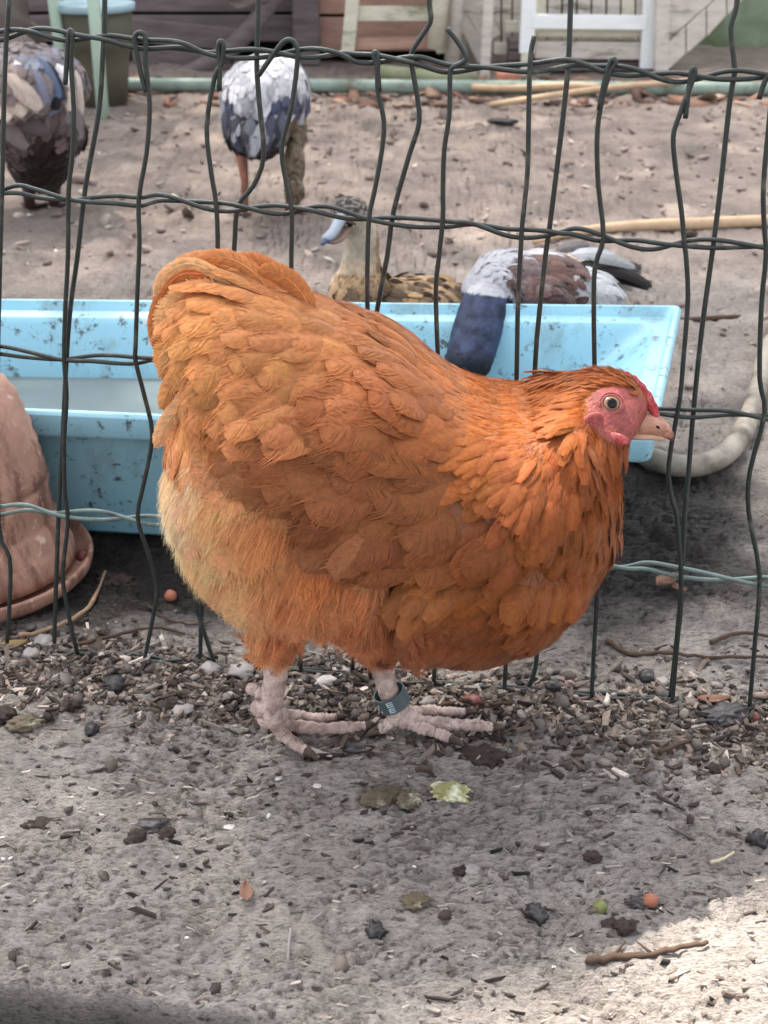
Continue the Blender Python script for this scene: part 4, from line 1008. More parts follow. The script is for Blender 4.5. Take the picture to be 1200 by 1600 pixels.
# beak
def loft(sections, n=14):
    """sections: (center xyz, half width y, half height, tilt)"""
    v = []; f = []
    for c, hy, hz, tl_ in sections:
        for q in range(n):
            a = 2 * math.pi * q / n; y = math.cos(a) * hy; z = math.sin(a) * hz
            v.append((c[0] + z * math.sin(tl_), c[1] + y, c[2] + z * math.cos(tl_)))
    for i in range(len(sections) - 1):
        for q in range(n): f.append((i*n+q, i*n+(q+1) % n, (i+1)*n+(q+1) % n, (i+1)*n+q))
    f.append(tuple(range(n-1, -1, -1))); f.append(tuple((len(sections)-1)*n+q for q in range(n))); return v, f
up = [((976,662), .0125, .0085, .5), ((996,660), .0112, .0102, .55), ((1012,663), .0092, .0096, .6), ((1026,667), .0072, .0080, .65), ((1038,673), .0050, .0058, .8), ((1046,680), .0030, .0036, 1.0), ((1050,688), .0010, .0012, 1.2)]
v, f = loft([(atY(a[0], a[1], YH), hy, hz, tl_) for a, hy, hz, tl_ in up]); bk = MB().add(v, f).build('beak', M_BEAK, hen, True)
dn = [((980,676), .0100, .0040, .3), ((1000,678), .0085, .0042, .3), ((1018,680), .0062, .0036, .3), ((1032,683), .0038, .0026, .3), ((1040,685), .0012, .0010, .3)]
v, f = loft([(atY(a[0], a[1], YH), hy, hz, tl_) for a, hy, hz, tl_ in dn]); MB().add(v, f).build('lower_beak', simple('beak_pale', (196, 156, 136), .45, .15, 160, .2), hen, True)
for s in (-1, 1):
    q = atY(1024, 661, YH); mb = MB(); ell(mb, (q[0], YH + s * .0066, q[2]), (.0030, .0012, .0012), 35); mb.build('nostril', M_PUP, hen, True)

# ---- legs
M_SHANK = None
def g_shank(n, b):
    v = coords(n); c = ramp(n, noise(n, v, 70, 5), [(.3, tuple(lin((140, 116, 112)))), (.55, tuple(lin((198, 176, 168)))), (.8, tuple(lin((218, 200, 192))))])
    c = mix(n, ramp(n, noise(n, v, 130, 5, .7), [(.52, (0,)*3), (.64, (.8,)*3)]), c, tuple(lin((104, 84, 74))))
    n.links.new(c, b.inputs['Base Color']); b.inputs['Roughness'].default_value = .6
    vo = n.nodes.new('ShaderNodeTexVoronoi'); vo.inputs['Scale'].default_value = 300; n.links.new(v, vo.inputs['Vector']); vo.feature = 'DISTANCE_TO_EDGE'; c = mix(n, ramp(n, vo.outputs['Distance'], [(.01, (.55,)*3), (.06, (0,)*3)]), c, tuple(lin((140, 112, 104)))); n.links.new(c, b.inputs['Base Color']); bump(n, b, vo.outputs['Distance'], .7, .0015)
M_SHANK = mat('shank_scales', g_shank)
M_CLAW = simple('claw', (76, 62, 54), .5, .3, 120, .3)
def toe(parent, pts, r0, r1):
    sp_ = smooth_path(pts, 14); n = len(sp_); rads = []
    for i in range(n):
        t = i / (n - 1); rads.append(.72 * (r0 + (r1 - r0) * t) * (1 + .09 * math.sin(t * 20) + .10 * math.sin(t * 75)) * (1 - .25 * max(0, t - .9) / .1))
    MB().tube(sp_, rads, 12).build('toe', M_SHANK, parent, True)
    e_ = sp_[-1]; d = (sp_[-1] - sp_[-3]).normalized()
    MB().tube([e_ - d * .002, e_ + d * .005 + Vector((0, 0, .0006)), e_ + d * .011 - Vector((0, 0, .0015))], [r1 * .78, r1 * .5, .0006], 8).build('claw', M_CLAW, parent, True)
def G(px_, py_, z): return V(atZ(px_, py_, z))
legs = []
for k, (Yl, shank, rr_) in enumerate([(YH - .026, [(436, 985), (434, 1020), (430, 1060), (424, 1100), (422, 1122)], .0108), (YH + .018, [(592, 1000), (598, 1040), (604, 1070), (614, 1098), (626, 1118)], .0100)]):
    lg = empty('leg', (0, Yl, 0), None, None); lg.parent = hen; lg.matrix_parent_inverse = Matrix.Translation(hen.location).inverted(); del_keys = None
    pts = smooth_path([V(atY(a, b_, Yl)) for a, b_ in shank], 6); n = len(pts)
    rads = [rr_ * (1.15 - .28 * math.sin(min(i / n, 1) * 2.6) + .035 * math.sin(i * 1.9)) for i in range(n)]
    def ch_(o):
        o.parent = lg; o.matrix_parent_inverse = (Matrix.Translation(hen.location) @ lg.matrix_parent_inverse @ Matrix.Translation(lg.location)).inverted(); return o
    class Par: pass
    objs_before = set(bpy.data.objects)
    MB().tube(pts, rads, 16).build('shank', M_SHANK, None, True)
    b0 = pts[-1]
    if k == 0:
        toe(None, [b0 + Vector((0, 0, .002)), G(440, 1145, .010), G(458, 1160, .009), G(482, 1176, .007)], .0088, .0062)
        toe(None, [b0 + Vector((.004, .004, .0)), G(450, 1132, .012), G(500, 1138, .009), G(545, 1136, .008), G(574, 1134, .007)], .0085, .0060)
        toe(None, [b0 + Vector((.0, .008, .0)), G(462, 1118, .010), G(500, 1122, .008), G(528, 1120, .006)], .0078, .0050)
        toe(None, [b0 + Vector((-.004, .002, .014)), V(atY(404, 1082, Yl + .004)), V(atY(384, 1073, Yl + .010))], .0085, .0058)
        mb = MB(); ell(mb, V(atY(408, 1106, Yl)), (.0090, .0085, .0085)); ell(mb, b0, (.0110, .0105, .0085)); mb.build('heel', M_SHANK, None, True)
    else:
        toe(None, [b0 + Vector((0, 0, -.001)), G(665, 1128, .010), G(710, 1132, .009), G(750, 1134, .008), G(772, 1136, .006)], .0088, .0062)
        toe(None, [b0 + Vector((0, -.005, -.002)), G(655, 1136, .010), G(690, 1148, .008), G(708, 1156, .007)], .0086, .0058)
        toe(None, [b0 + Vector((.004, .006, -.002)), G(668, 1110, .010), G(700, 1112, .008), G(730, 1112, .006)], .0074, .0052)
        toe(None, [b0 + Vector((-.006, 0, -.002)), G(604, 1134, .011), G(588, 1142, .008)], .0080, .0056)
        mb = MB(); ell(mb, b0 + Vector((.002, 0, -.001)), (.0130, .0115, .0090)); mb.build('heel', M_SHANK, None, True)
        # grey leg ring with two letters
        c = V(atY(612, 1091, Yl)); ax = (V(atY(622, 1112, Yl)) - V(atY(600, 1068, Yl))).normalized(); a1 = Vector((0, -1, 0)); a1 = (a1 - ax * a1.dot(ax)).normalized(); a2 = ax.cross(a1)
        RR = .0142; hb = .0072; mb = MB(); n_ = 40; vs = []
        for h_, r_ in ((-hb, RR), (hb, RR), (hb, RR - .0013), (-hb, RR - .0013)):
            for q in range(n_):
                t = 2 * math.pi * q / n_; vs.append(c + ax * h_ + a1 * (math.cos(t) * r_) + a2 * (math.sin(t) * r_))
        fs = [(i*n_+q, i*n_+(q+1) % n_, ((i+1) % 4)*n_+(q+1) % n_, ((i+1) % 4)*n_+q) for i in range(4) for q in range(n_)]
        mb.add(vs, fs, m=0)
        def stroke(t0, t1, h0, h1):
            s_ = [];
            kq = 4
            for i in range(kq + 1):
                t = t0 + (t1 - t0) * i / kq
                for h_ in (h0, h1): s_.append(c + ax * h_ + a1 * (math.cos(t) * (RR + .0002)) + a2 * (math.sin(t) * (RR + .0002)))
            mb.add(s_, [(2*i, 2*i+1, 2*i+3, 2*i+2) for i in range(kq)], m=1)
        for h0 in (-.0054, .0006):                  # two capital letters E, one above the other
            stroke(.16, .24, h0, h0 + .0048)
            for q in (0, .0019, .0038): stroke(-.14, .16, h0 + q, h0 + q + .0010)
        for t0, hh in ((.75, .003), (.98, .0), (.78, -.0035)): stroke(t0, t0 + .12, hh, hh + .0022)
        mb.build('leg_ring', [simple('ring_grey', (74, 88, 92), .4, .15, 200, .2, .0004, .5), simple('ring_letters', (176, 196, 200), .5, .1, 200, 0)], None, False)
    for o in set(bpy.data.objects) - objs_before: ch_(o)
    if 'label' in lg: del lg['label']

# ================================================================== DUCKS
M_DF = m_feather('duck_feather', .7, .1, .1, .25)
M_DS = m_vcol('duck_skin', .7, .2, .3, 150, .001)
def bird(root, ells, colf, flowf, n=900, L=.034, W=.022, seed=0, vox=.006, fcol=None, kind='plain', lift=.12):
    mb = MB()
    for c, r3, rot, yaw in ells:
        a, y_ = R(rot), R(yaw); Mx = Matrix.Rotation(y_, 3, 'Z') @ Matrix.Rotation(-a, 3, 'Y')
        mb.add([Vector(c) + Mx @ Vector((p[0] * r3[0], p[1] * r3[1], p[2] * r3[2])) for p in SPH_V], SPH_F)
    o = mb.build('body', [M_DS], root, True); remesh(o, vox, 6); vs, fs = tri_arrays(o)
    px_, py_ = to_px(vs[:, 0], vs[:, 2], vs[:, 1]); c = colf(vs, px_, py_, np.random.default_rng(seed)); set_col(o, c * .8)
    if not o.data.materials: o.data.materials.append(M_DS)
    p, n_, k = sample_surface(vs, fs, n * 6, seed); n_ = smooth_normals(o, k, fs, p)
    qx_, qy_ = to_px(p[:, 0], p[:, 2], p[:, 1]); sz = np.ones(len(p))
    d, sz = flowf(p, qx_, qy_); rad_ = .36 * math.sqrt(L * W) * sz; m_ = (sz > .05)
    id_ = np.where(m_)[0]; kp_ = id_[thin(p[id_], rad_[id_])]; p, n_, qx_, qy_, d, sz = p[kp_], n_[kp_], qx_[kp_], qy_[kp_], d[kp_], sz[kp_]
    r = np.random.default_rng(seed + 1); c = colf(p, qx_, qy_, r); d = d + .12 * r.standard_normal(d.shape)
    put_feathers('plumage', root, M_DF, p - n_ * .002, n_, d, L * sz * r.uniform(.8, 1.2, len(p)), W * sz * r.uniform(.85, 1.1, len(p)), np.clip(r.normal(lift, .05, len(p)), .02, .5), c, kind, seed=seed, curl=.15)
    return o, BVHTree.FromPolygons([Vector(q) for q in vs], [tuple(map(int, t)) for t in fs])
def big_feather(name, parent, a, b, wid, nrm, colr_, m=M_DF, curl=.1):
    a, b, nrm = Vector(a), Vector(b), Vector(nrm); d = b - a
    r = np.random.default_rng(int(abs(a.x * 9999)) % 1000)
    o = put_feathers(name, parent, m, np.array([a]), np.array([nrm.normalized()]), np.array([d.normalized()]), np.array([d.length]), np.array([wid]), [.0], np.array([lin(colr_)]), 'quill', curl=curl, camber=.25, seed=int(r.integers(99)), stuff=False)
    return o
def mixc(a, b, t): return a * (1 - t[:, None]) + b * t[:, None]

# --- duck seen from behind, grey white back, bent down
Yd2 = 2.80
root = empty('duck', (float(atY(410, 345, 2.75)[0]), 2.78, 0), 'grey and white duck seen from behind, bending down in the yard', 'duck', 'ducks in the yard')
E = [(atY(412, 150, Yd2), (.082, .15, .075), 0, 0), (atY(404, 205, Yd2 - .11), (.060, .06, .045), 0, 0), (atY(440, 150, Yd2 + .05), (.055, .10, .07), 0, 0),
     (atY(461, 205, Yd2 - .02), (.024, .028, .05), 0, 0), (atY(461, 255, Yd2 - .05), (.021, .026, .045), 0, 0), (atY(460, 298, Yd2 - .08), (.019, .026, .030), 0, 0)]
cw, cg, cb, cbr = lin((192,190,194)), lin((128,128,136)), lin((42,41,46)), lin((110,92,78))
def colf(p, x, y, r):
    c = np.tile(cw, (len(x), 1)) * (1 + .16 * r.standard_normal((len(x), 1)))
    c = mixc(c, cg, np.clip(fbm(x / 14, y / 20, 2, 3) * 2.2 - .8, 0, 1) * .8)
    sp_ = (np.abs(y - 152) < 14) & ((x > 432) | (x < 362)); c[sp_] = lin((70, 74, 96))
    lo = y > 182 + 8 * np.sin(x / 9); c[lo] = (cb * (1 + .35 * r.standard_normal((lo.sum(), 1))))
    wt = lo & (r.random(len(x)) < .14); c[wt] = cg
    un = (y > 214) & (x < 445); c[un] = lin((58, 44, 40))
    ne = (x > 443) & (y > 172); c[ne] = mixc(np.tile(lin((150,132,112)), (ne.sum(), 1)), lin((70, 58, 48)), r.random(ne.sum())); 
    return np.clip(c, .004, .9)
def flowf(p, x, y):
    d = np.tile(np.array([0., -1., -.55]), (len(x), 1)); ne = (x > 443) & (y > 172); d[ne] = (0, 0, 1); return d, np.where(ne, .45, 1.0)
bo2, bt2 = bird(root, E, colf, flowf, 3200, .036, .018, 21)
def hitp(bt, x, y, off=.004, Yf=2.7):
    d = V(ray(x, y)).normalized(); h = bt.ray_cast(Vector((0, 0, CAM_H)), d); return h[0] + h[1] * off if h[0] is not None else V(atY(x, y, Yf))
for a, b_, w_, c in [((372,108),(362,176),.026,(176,174,180)),((385,120),(378,186),.022,(178,178,186)),((398,108),(386,160),.022,(206,206,210)),((392,150),(388,186),.016,(150,148,154)),((416,112),(404,180),.024,(186,186,192)),((432,124),(410,186),.024,(200,200,206)),((446,106),(430,150),.024,(214,214,218)),((462,112),(452,150),.022,(180,178,182)),((440,100),(458,112),.02,(240,240,240)),((356,170),(360,222),.02,(78,80,92)),((374,178),(380,228),.024,(60,62,74)),((392,182),(396,232),.024,(96,98,108)),((424,176),(408,226),.024,(70,72,86)),((438,172),(428,222),.022,(84,86,100)),((410,190),(402,236),.02,(150,150,156))]:
    A, B2 = hitp(bt2, *a, .006), hitp(bt2, *b_, .016); big_feather('wing_feather', root, A, B2, w_, (0, -.8, .5), c)
M_OR = simple('orange_leg', (140, 92, 76), .55, .25, 60, .3, .001)
def webfoot(root, ankle, yaw):
    a = Vector(ankle); mb = MB(); f_ = []
    for q in (-.45, 0, .45):
        th = yaw + q; e_ = a + Vector((math.cos(th) * .052, math.sin(th) * .052, -.004)); e_.z = gz(e_.x, e_.y) + .003; mb.tube([a, (a + e_) / 2 + Vector((0, 0, .003)), e_], [.005, .004, .002], 6); f_.append(e_)
    mb.add([a + Vector((0, 0, .001))] + [q * .9 + a * .1 for q in f_], [(0, 1, 2), (0, 2, 3)]); return mb.build('foot', M_OR, root, True)
for (top_, bot_, yw) in (((376, 235), (383, 332), 1.9), ((452, 240), (450, 334), 1.2)):
    p1 = V(atY(*bot_, 2.77)); p1.z = gz(p1.x, 2.77) + .012; p0 = V(atY(*top_, 2.79))
    MB().tube([p0, (p0 + p1) / 2 + Vector((.004, 0, 0)), p1], [.013, .0075, .007], 10).build('leg', M_OR, root, True); webfoot(root, p1, yw)
hb = V(atY(458, 318, 2.72)); MB().tube([hb + Vector((0, .03, .02)), hb, hb + Vector((-.002, -.012, -.022))], [.014, .011, .006], 10, flat=.6).build('bill', M_OR, root, True)

# --- dark duck cut by the left edge
Yd3 = 2.80
root = empty('duck', (float(atY(50, 315, 2.82)[0]), 2.82, 0), 'dark brown duck with beige wing tips and black rump at the left edge', 'duck', 'ducks in the yard')
E = [(atY(40, 135, Yd3), (.118, .15, .078), 0, 0), (atY(60, 205, Yd3 - .06), (.088, .08, .075), 0, 0), (atY(62, 240, Yd3 - .02), (.066, .08, .075), 0, 0), (atY(-30, 160, Yd3 + .02), (.07, .14, .09), 0, 0)]
def colf(p, x, y, r):
    k = len(x); c = np.tile(lin((112,98,96)), (k, 1)) * (1 + .3 * r.standard_normal((k, 1)))
    c = mixc(c, lin((104,114,134)), np.clip(fbm(x / 22, y / 18, 2, 13) * 2.4 - 1.0, 0, 1))
    lo = y > 178 + 10 * np.sin(x / 20); c[lo] = (lin((88,72,72)) * (1 + .3 * r.standard_normal((lo.sum(), 1))))
    dk = (np.hypot((x - 72) / 46, (y - 245) / 56) < 1) | (y > 262); c[dk] = lin((34, 20, 20)) * (1 + .2 * r.standard_normal((dk.sum(), 1)))
    return np.clip(c, .004, .9)
def flowf(p, x, y): return np.tile(np.array([.1, -1., -.6]), (len(x), 1)), np.where(y > 215, .6, 1.)
bo3, bt3 = bird(root, E, colf, flowf, 3600, .038, .021, 31)
for a, b_, w_, c in [((-18,122),(38,172),.040,(196,178,162)),((8,118),(60,168),.036,(176,160,148)),((-20,150),(20,176),.032,(206,188,172)),((60,96),(76,150),.030,(96,108,132)),((72,100),(84,152),.02,(40,44,60)),((52,112),(62,158),.026,(120,120,136)),((24,100),(32,128),.022,(228,226,228)),((86,104),(94,132),.020,(224,220,222)),((100,110),(96,172),.028,(214,198,184)),((114,112),(108,178),.022,(196,182,172)),((84,150),(76,165),.02,(24,22,26)),((0,186),(46,222),.034,(112,98,96)),((110,170),(118,214),.024,(120,108,108)),((36,190),(70,206),.03,(80,68,70))]:
    A, B2 = hitp(bt3, *a, .008), hitp(bt3, *b_, .018); big_feather('wing_feather', root, A, B2, w_, (0, -.8, .5), c)
M_DLEG = simple('dark_leg', (60, 42, 38), .6, .25, 60, .3, .001)
for x_ in (45, 84):
    p1 = V(atY(x_, 318, 2.83)); p1.z = gz(p1.x, 2.83) + .010; p0 = V(atY(x_, 285, 2.83)); MB().tube([p0, p1], [.016, .010], 10).build('leg', M_DLEG, root, True)
    mb = MB()
    fs_ = [p1 + Vector((math.cos(1.57 + q) * .055, math.sin(1.57 + q) * .055, -.006)) for q in (-.5, 0, .5)]
    for e_ in fs_: mb.tube([p1, e_], [.006, .003], 6)
    mb.add([p1] + fs_, [(0, 1, 2), (0, 2, 3)]); mb.build('foot', M_DLEG, root, True)
mb = MB(); ell(mb, V(atY(30, 100, 3.0)) , (.05, .06, .06)); ell(mb, V(atY(30, 88, 3.08)), (.03, .04, .03)); mb.build('head', M_DS if False else simple('dark_head', (70, 60, 58), .8, .3, 60), root, True)

# --- brown female behind the trough
Yf = 1.84
root = empty('duck', (float(atY(600, 500, Yf)[0]), 1.9, 0), 'mottled brown duck with pale bill and streaked crown sitting behind the blue trough', 'duck', 'ducks in the yard')
E = [(atY(546, 334, Yf), (.027, .030, .024), 10, 0), (atY(556, 345, Yf + .012), (.024, .030, .024), 0, 0), (atY(566, 378, Yf + .01), (.024, .026, .034), 0, 0), (atY(564, 415, Yf + .01), (.028, .030, .034), 0, 0), (atY(562, 448, Yf + .01), (.040, .042, .032), 0, 0),
     (atY(575, 490, 1.90), (.058, .06, .045), 0, 0), (atY(650, 500, 1.92), (.095, .075, .062), 0, 0), (atY(705, 505, 1.95), (.070, .06, .045), -8, 0), (atY(560, 540, 1.93), (.05, .05, .06), 0, 0)]
def colf(p, x, y, r):
    k = len(x); c = np.tile(lin((196,172,146)), (k, 1)) * (1 + .10 * r.standard_normal((k, 1)))
    pale = (y < 410); c[pale] = lin((176,162,142)) * (1 + .06 * r.standard_normal((pale.sum(), 1)))
    cr = (y < 338 - (x - 520) * .05); c[cr] = mixc(np.tile(lin((132,124,116)), (cr.sum(), 1)), lin((52,48,46)), (r.random(cr.sum()) < .55) * 1.)
    rt = (x > 588) & (y < 440) & ~cr; c[rt] = lin((150,120,92)) * (1 + .1 * r.standard_normal((rt.sum(), 1)))
    lo = (y > 428) ; c[lo] = mixc(np.tile(lin((186,152,116)), (lo.sum(), 1)), lin((64,48,38)), (r.random(lo.sum()) < .38) * .8 * r.random(lo.sum()) ** .3)
    return np.clip(c, .004, .9)
def flowf(p, x, y):
    d = np.zeros((len(x), 3)); d[:] = (.1, .05, -1); bd = (x > 590) & (y > 405); d[bd] = (1, -.25, -.35); cr = y < 340; d[cr] = (.8, .4, -.2)
    return d, np.where(y < 410, .34, np.where(bd, .95, .7))
bo4, bt4 = bird(root, E, colf, flowf, 2200, .028, .018, 41, .0045)
# edge-laced scapulars
r7 = np.random.default_rng(3)
for k in range(46):
    x_, y_ = r7.uniform(598, 718), r7.uniform(422, 466); A = hitp(bt4, x_, y_, .003)
    if A.y > 2.2: continue
    B2 = A + Vector((.026, -.005, -.008)); 
    if k % 2: big_feather('scapular', root, A, B2, .014, (-.1, -.8, .6), (190,160,124)); big_feather('scapular', root, A + Vector((.001, -.0012, .0)), A + Vector((.020, -.006, -.006)), .009, (-.1, -.8, .6), (74,56,44))
    else: big_feather('scapular', root, A, B2, .013, (-.1, -.8, .6), (120,100,82))
M_BILL = simple('pale_blue_bill', (128, 138, 150), .45, .08, 60, .2, .0006)
# bill: broad, pointing to the left and towards the camera
b0, b1, b2 = V(atY(534, 338, Yf - .022)), V(atY(521, 362, Yf - .046)), V(atY(508, 375, Yf - .066))
mb = MB(); mb.tube(smooth_path([b0, b1, b2], 4), [.0095, .0090, .0084, .0080, .0078, .0080, .0082, .0076, .0045], 12, flat=.62); mb.build('bill', M_BILL, root, True)
mb = MB(); mb.tube([b2 + Vector((.002, .002, .0)), b2 + Vector((-.004, -.006, -.005))], [.0052, .0025], 10, flat=.6); mb.build('bill_tip', simple('bill_nail', (50, 66, 96), .4, .1, 60), root, True)
mb = MB(); mb.tube(smooth_path([b0 + Vector((.008, -.002, -.014)), b1 + Vector((.006, .0, -.011)), b2 + Vector((.004, .003, -.004))], 3), [.0075, .0070, .0070, .0070, .0065, .0060, .0035], 10, flat=.5); mb.build('lower_bill', simple('brown_bill', (118, 94, 82), .5, .15, 60), root, True)
hp_ = hitp(bt4, 547, 349, .0, Yf); mb = MB(); ell(mb, hp_, (.0042, .0042, .0042)); mb.build('eye', M_PUP, root, True)
mb = MB(); pts = [hitp(bt4, a, b_, .001, Yf) for a, b_ in ((534, 346), (541, 345), (549, 347), (556, 350))]; mb.tube(pts, [.002, .0034, .0034, .0014], 6, flat=.5); mb.build('eye_stripe', simple('eye_stripe_brown', (78, 60, 50), .8, .2, 80), root, True)

# --- drake dipping its head in the trough
Yk = 1.82
root = empty('duck', (float(atY(840, 560, Yk)[0]), 1.84, 0), 'drake with glossy blue black head dipping into the blue trough', 'duck', 'ducks in the yard')
E = [(atY(790, 450, 1.80), (.052, .058, .052), 0, 0), (atY(836, 450, 1.84), (.078, .070, .050), 0, 0), (atY(898, 462, 1.90), (.062, .065, .040), 0, -10), (atY(830, 470, 1.765), (.050, .045, .034), 0, 0),
     (atY(764, 455, 1.73), (.036, .040, .034), 0, 0), *[((1 - t) * atY(756, 478, 1.68) + t * atY(732, 566, 1.585), (.0315 - .004 * abs(t - .45), .031, .029 - .006 * max(0, t - .7) / .3), 0, 0) for t in [k / 9 for k in range(10)]], (atY(835, 570, 1.87), (.07, .07, .07), 0, 0)]
def headm(x, y): return (y > 459 + (x - 745) * .12) & (x < 802) & (y < 612)
def colf(p, x, y, r):
    k = len(x); c = np.tile(lin((168,168,174)), (k, 1)) * (1 + .06 * r.standard_normal((k, 1)))
    c = mixc(c, lin((160,150,158)), np.clip(fbm(x / 18, y / 14, 2, 23) * 2 - .7, 0, 1) * .7)
    br = (x > 796 + 10 * np.sin(y / 12)) & (x < 898 + (y - 440) * .05) & (y > 396 + np.abs(x - 850) * .1); c[br] = mixc(np.tile(lin((98,72,66)), (br.sum(), 1)), lin((60,44,46)), r.random(br.sum()) ** 1.5)
    tr_ = (x > 796) & (x < 830) & br; c[tr_] = mixc(c[tr_], lin((130,120,124)), r.random(tr_.sum()) * .6)
    wh = x >= 898 + (y - 440) * .05; c[wh] = lin((170,172,176)) * (1 + .08 * r.standard_normal((wh.sum(), 1)))
    ring = (y > 447 + (x - 745) * .2) & (x < 802); c[ring] = lin((178,178,182))
    hm = headm(x, y) & (p[:, 1] < 1.765); hc_ = mixc(np.tile(lin((54,64,92)), (k, 1)), lin((20,30,50)), np.clip(fbm(x / 12, y / 12, 3, 5) * 2.4 - .7, 0, 1)); hc_ = mixc(hc_, lin((26,30,38)), np.clip((y - 545) / 30, 0, 1)); c[hm] = hc_[hm] * (1 + .1 * r.standard_normal((hm.sum(), 1)))
    return np.clip(c, .004, .9)
def flowf(p, x, y):
    d = np.tile(np.array([1., .15, -.3]), (len(x), 1)); hm = (y > 440) & (x < 802) & (p[:, 1] < 1.765); d[hm] = (.25, .6, .75)
    return d, np.where(hm, .33, np.where(x > 796, .9, .6))
bo5, bt5 = bird(root, E, colf, flowf, 2200, .030, .020, 51, .0045, lift=.07)
for a, b_, w_, c in [((905,410),(968,456),.022,(70,66,66)),((925,415),(978,468),.020,(34,30,30)),((900,430),(958,470),.022,(150,148,146)),((915,402),(960,436),.018,(150,152,152)),((930,430),(975,474),.016,(24,22,22)),((890,398),(940,418),.022,(176,178,182)),((866,392),(905,400),.016,(110,104,104))]:
    big_feather('tail_feather', root, atY(*a, 1.92), atY(*b_, 1.96), w_, (.2, -.6, .7), c)
mb = MB(); bb = V(atY(724, 586, 1.57)); mb.tube([bb + Vector((.004, .012, .012)), bb, bb + Vector((-.010, -.018, -.018))], [.013, .011, .009], 10, flat=.6); mb.build('bill', simple('olive_bill', (110, 110, 70), .5, .1, 60), root, True)

# ================================================================== SMALL THINGS ON THE GROUND
def g3(px_, py_, z=0): p = atZ(px_, py_, z); return p
def lump(name, px_, py_, size, m, label, cat, seed=0, flat=.6, elong=1.0, yaw=0, group=None, rough=.35, sub=3, fr=2.2):
    """irregular lump resting on the ground; size is its half width in photo pixels"""
    p = atZ(px_, py_, .0); z0 = gz(p[0], p[1]); dep = p[1] * cp + CAM_H * sp; r = size / VF * dep
    bm = bmesh.new(); bmesh.ops.create_icosphere(bm, subdivisions=sub, radius=1); rn = random.Random(seed)
    for q in bm.verts:
        a = q.co; k = 1 + rough * (fbm(np.array([a.x * fr + seed]), np.array([a.y * fr + a.z * 1.7 + seed * 2]), 3, seed % 20)[0] - .5) * 2
        x, y, z = a.x * r * k * elong, a.y * r * k, max(a.z, -.55) * r * k * flat
        q.co = Vector((p[0] + x * math.cos(yaw) - y * math.sin(yaw), p[1] + x * math.sin(yaw) + y * math.cos(yaw), z0 + z + r * flat * .45))
    me = bpy.data.meshes.new(name); bm.to_mesh(me); bm.free(); me.materials.append(m)
    for q in me.polygons: q.use_smooth = True
    return tag(link(bpy.data.objects.new(name, me)), label, cat, group or {'pebble': 'pebbles scattered on the ground', 'clod': 'dark clods scattered on the ground', 'dropping': 'droppings on the ground', 'flake': 'pale flakes on the ground', 'berry': 'berries on the ground'}.get(cat))
def twig(name, pts, rad, m, label, cat, group=None, zo=.004, twigs=()):
    P3 = []
    for a, b_ in pts:
        p = atZ(a, b_, 0); P3.append(Vector((p[0], p[1], gz(p[0], p[1]) + zo)))
    sp_ = smooth_path(P3, 5); r_ = random.Random(int(pts[0][0])); rads = [rad * (1 - .45 * i / len(sp_)) * r_.uniform(.8, 1.2) for i in range(len(sp_))]
    sp_ = [q + Vector((0, r_.uniform(-1, 1), r_.uniform(-.5, 1))) * rad * .5 for q in sp_]
    mb = MB(); mb.tube(sp_, rads, 7)
    for i, dx, dy in twigs: mb.tube([sp_[i], sp_[i] + Vector((dx, dy, .003))], [rad * .5, rad * .2], 5)
    return tag(mb.build(name, m, None, True), label, cat, 'twigs lying on the ground' if cat == 'twig' else group)
M_DK = simple('dark_wet_stone', (44, 40, 42), .4, .3, 90, .5, .002, .5)
M_DK2 = simple('dark_soil_clod', (56, 46, 42), .85, .35, 120, .8, .003)
M_DROP = simple('brown_dropping', (92, 82, 66), .7, .3, 110, .7, .002, .3, dirt=(180, 176, 160), dirt_t=.6)
M_YEL = simple('yellow_green_dropping', (150, 146, 96), .6, .25, 140, .8, .002, .3, dirt=(224, 222, 200), dirt_t=.56)
M_ORN = simple('orange_nut', (150, 92, 70), .6, .2, 60, .2, .001, .4)
M_BER = simple('red_brown_berry', (112, 58, 54), .45, .2, 60, .2, .001, .4)
M_PALE = simple('pale_flake', (192, 184, 178), .6, .08, 60, .2)
M_LEAFB = simple('brown_leaf', (124, 94, 78), .8, .25, 40, .3, .001)
M_LEAFD = simple('dark_leaf', (40, 34, 36), .45, .3, 40, .3, .001, .5)
M_GRN = simple('green_acorn', (104, 108, 62), .5, .2, 60, .2, .001, .4)
M_STONE = simple('grey_pebble', (138, 132, 130), .6, .2, 60, .4, .001, .4)
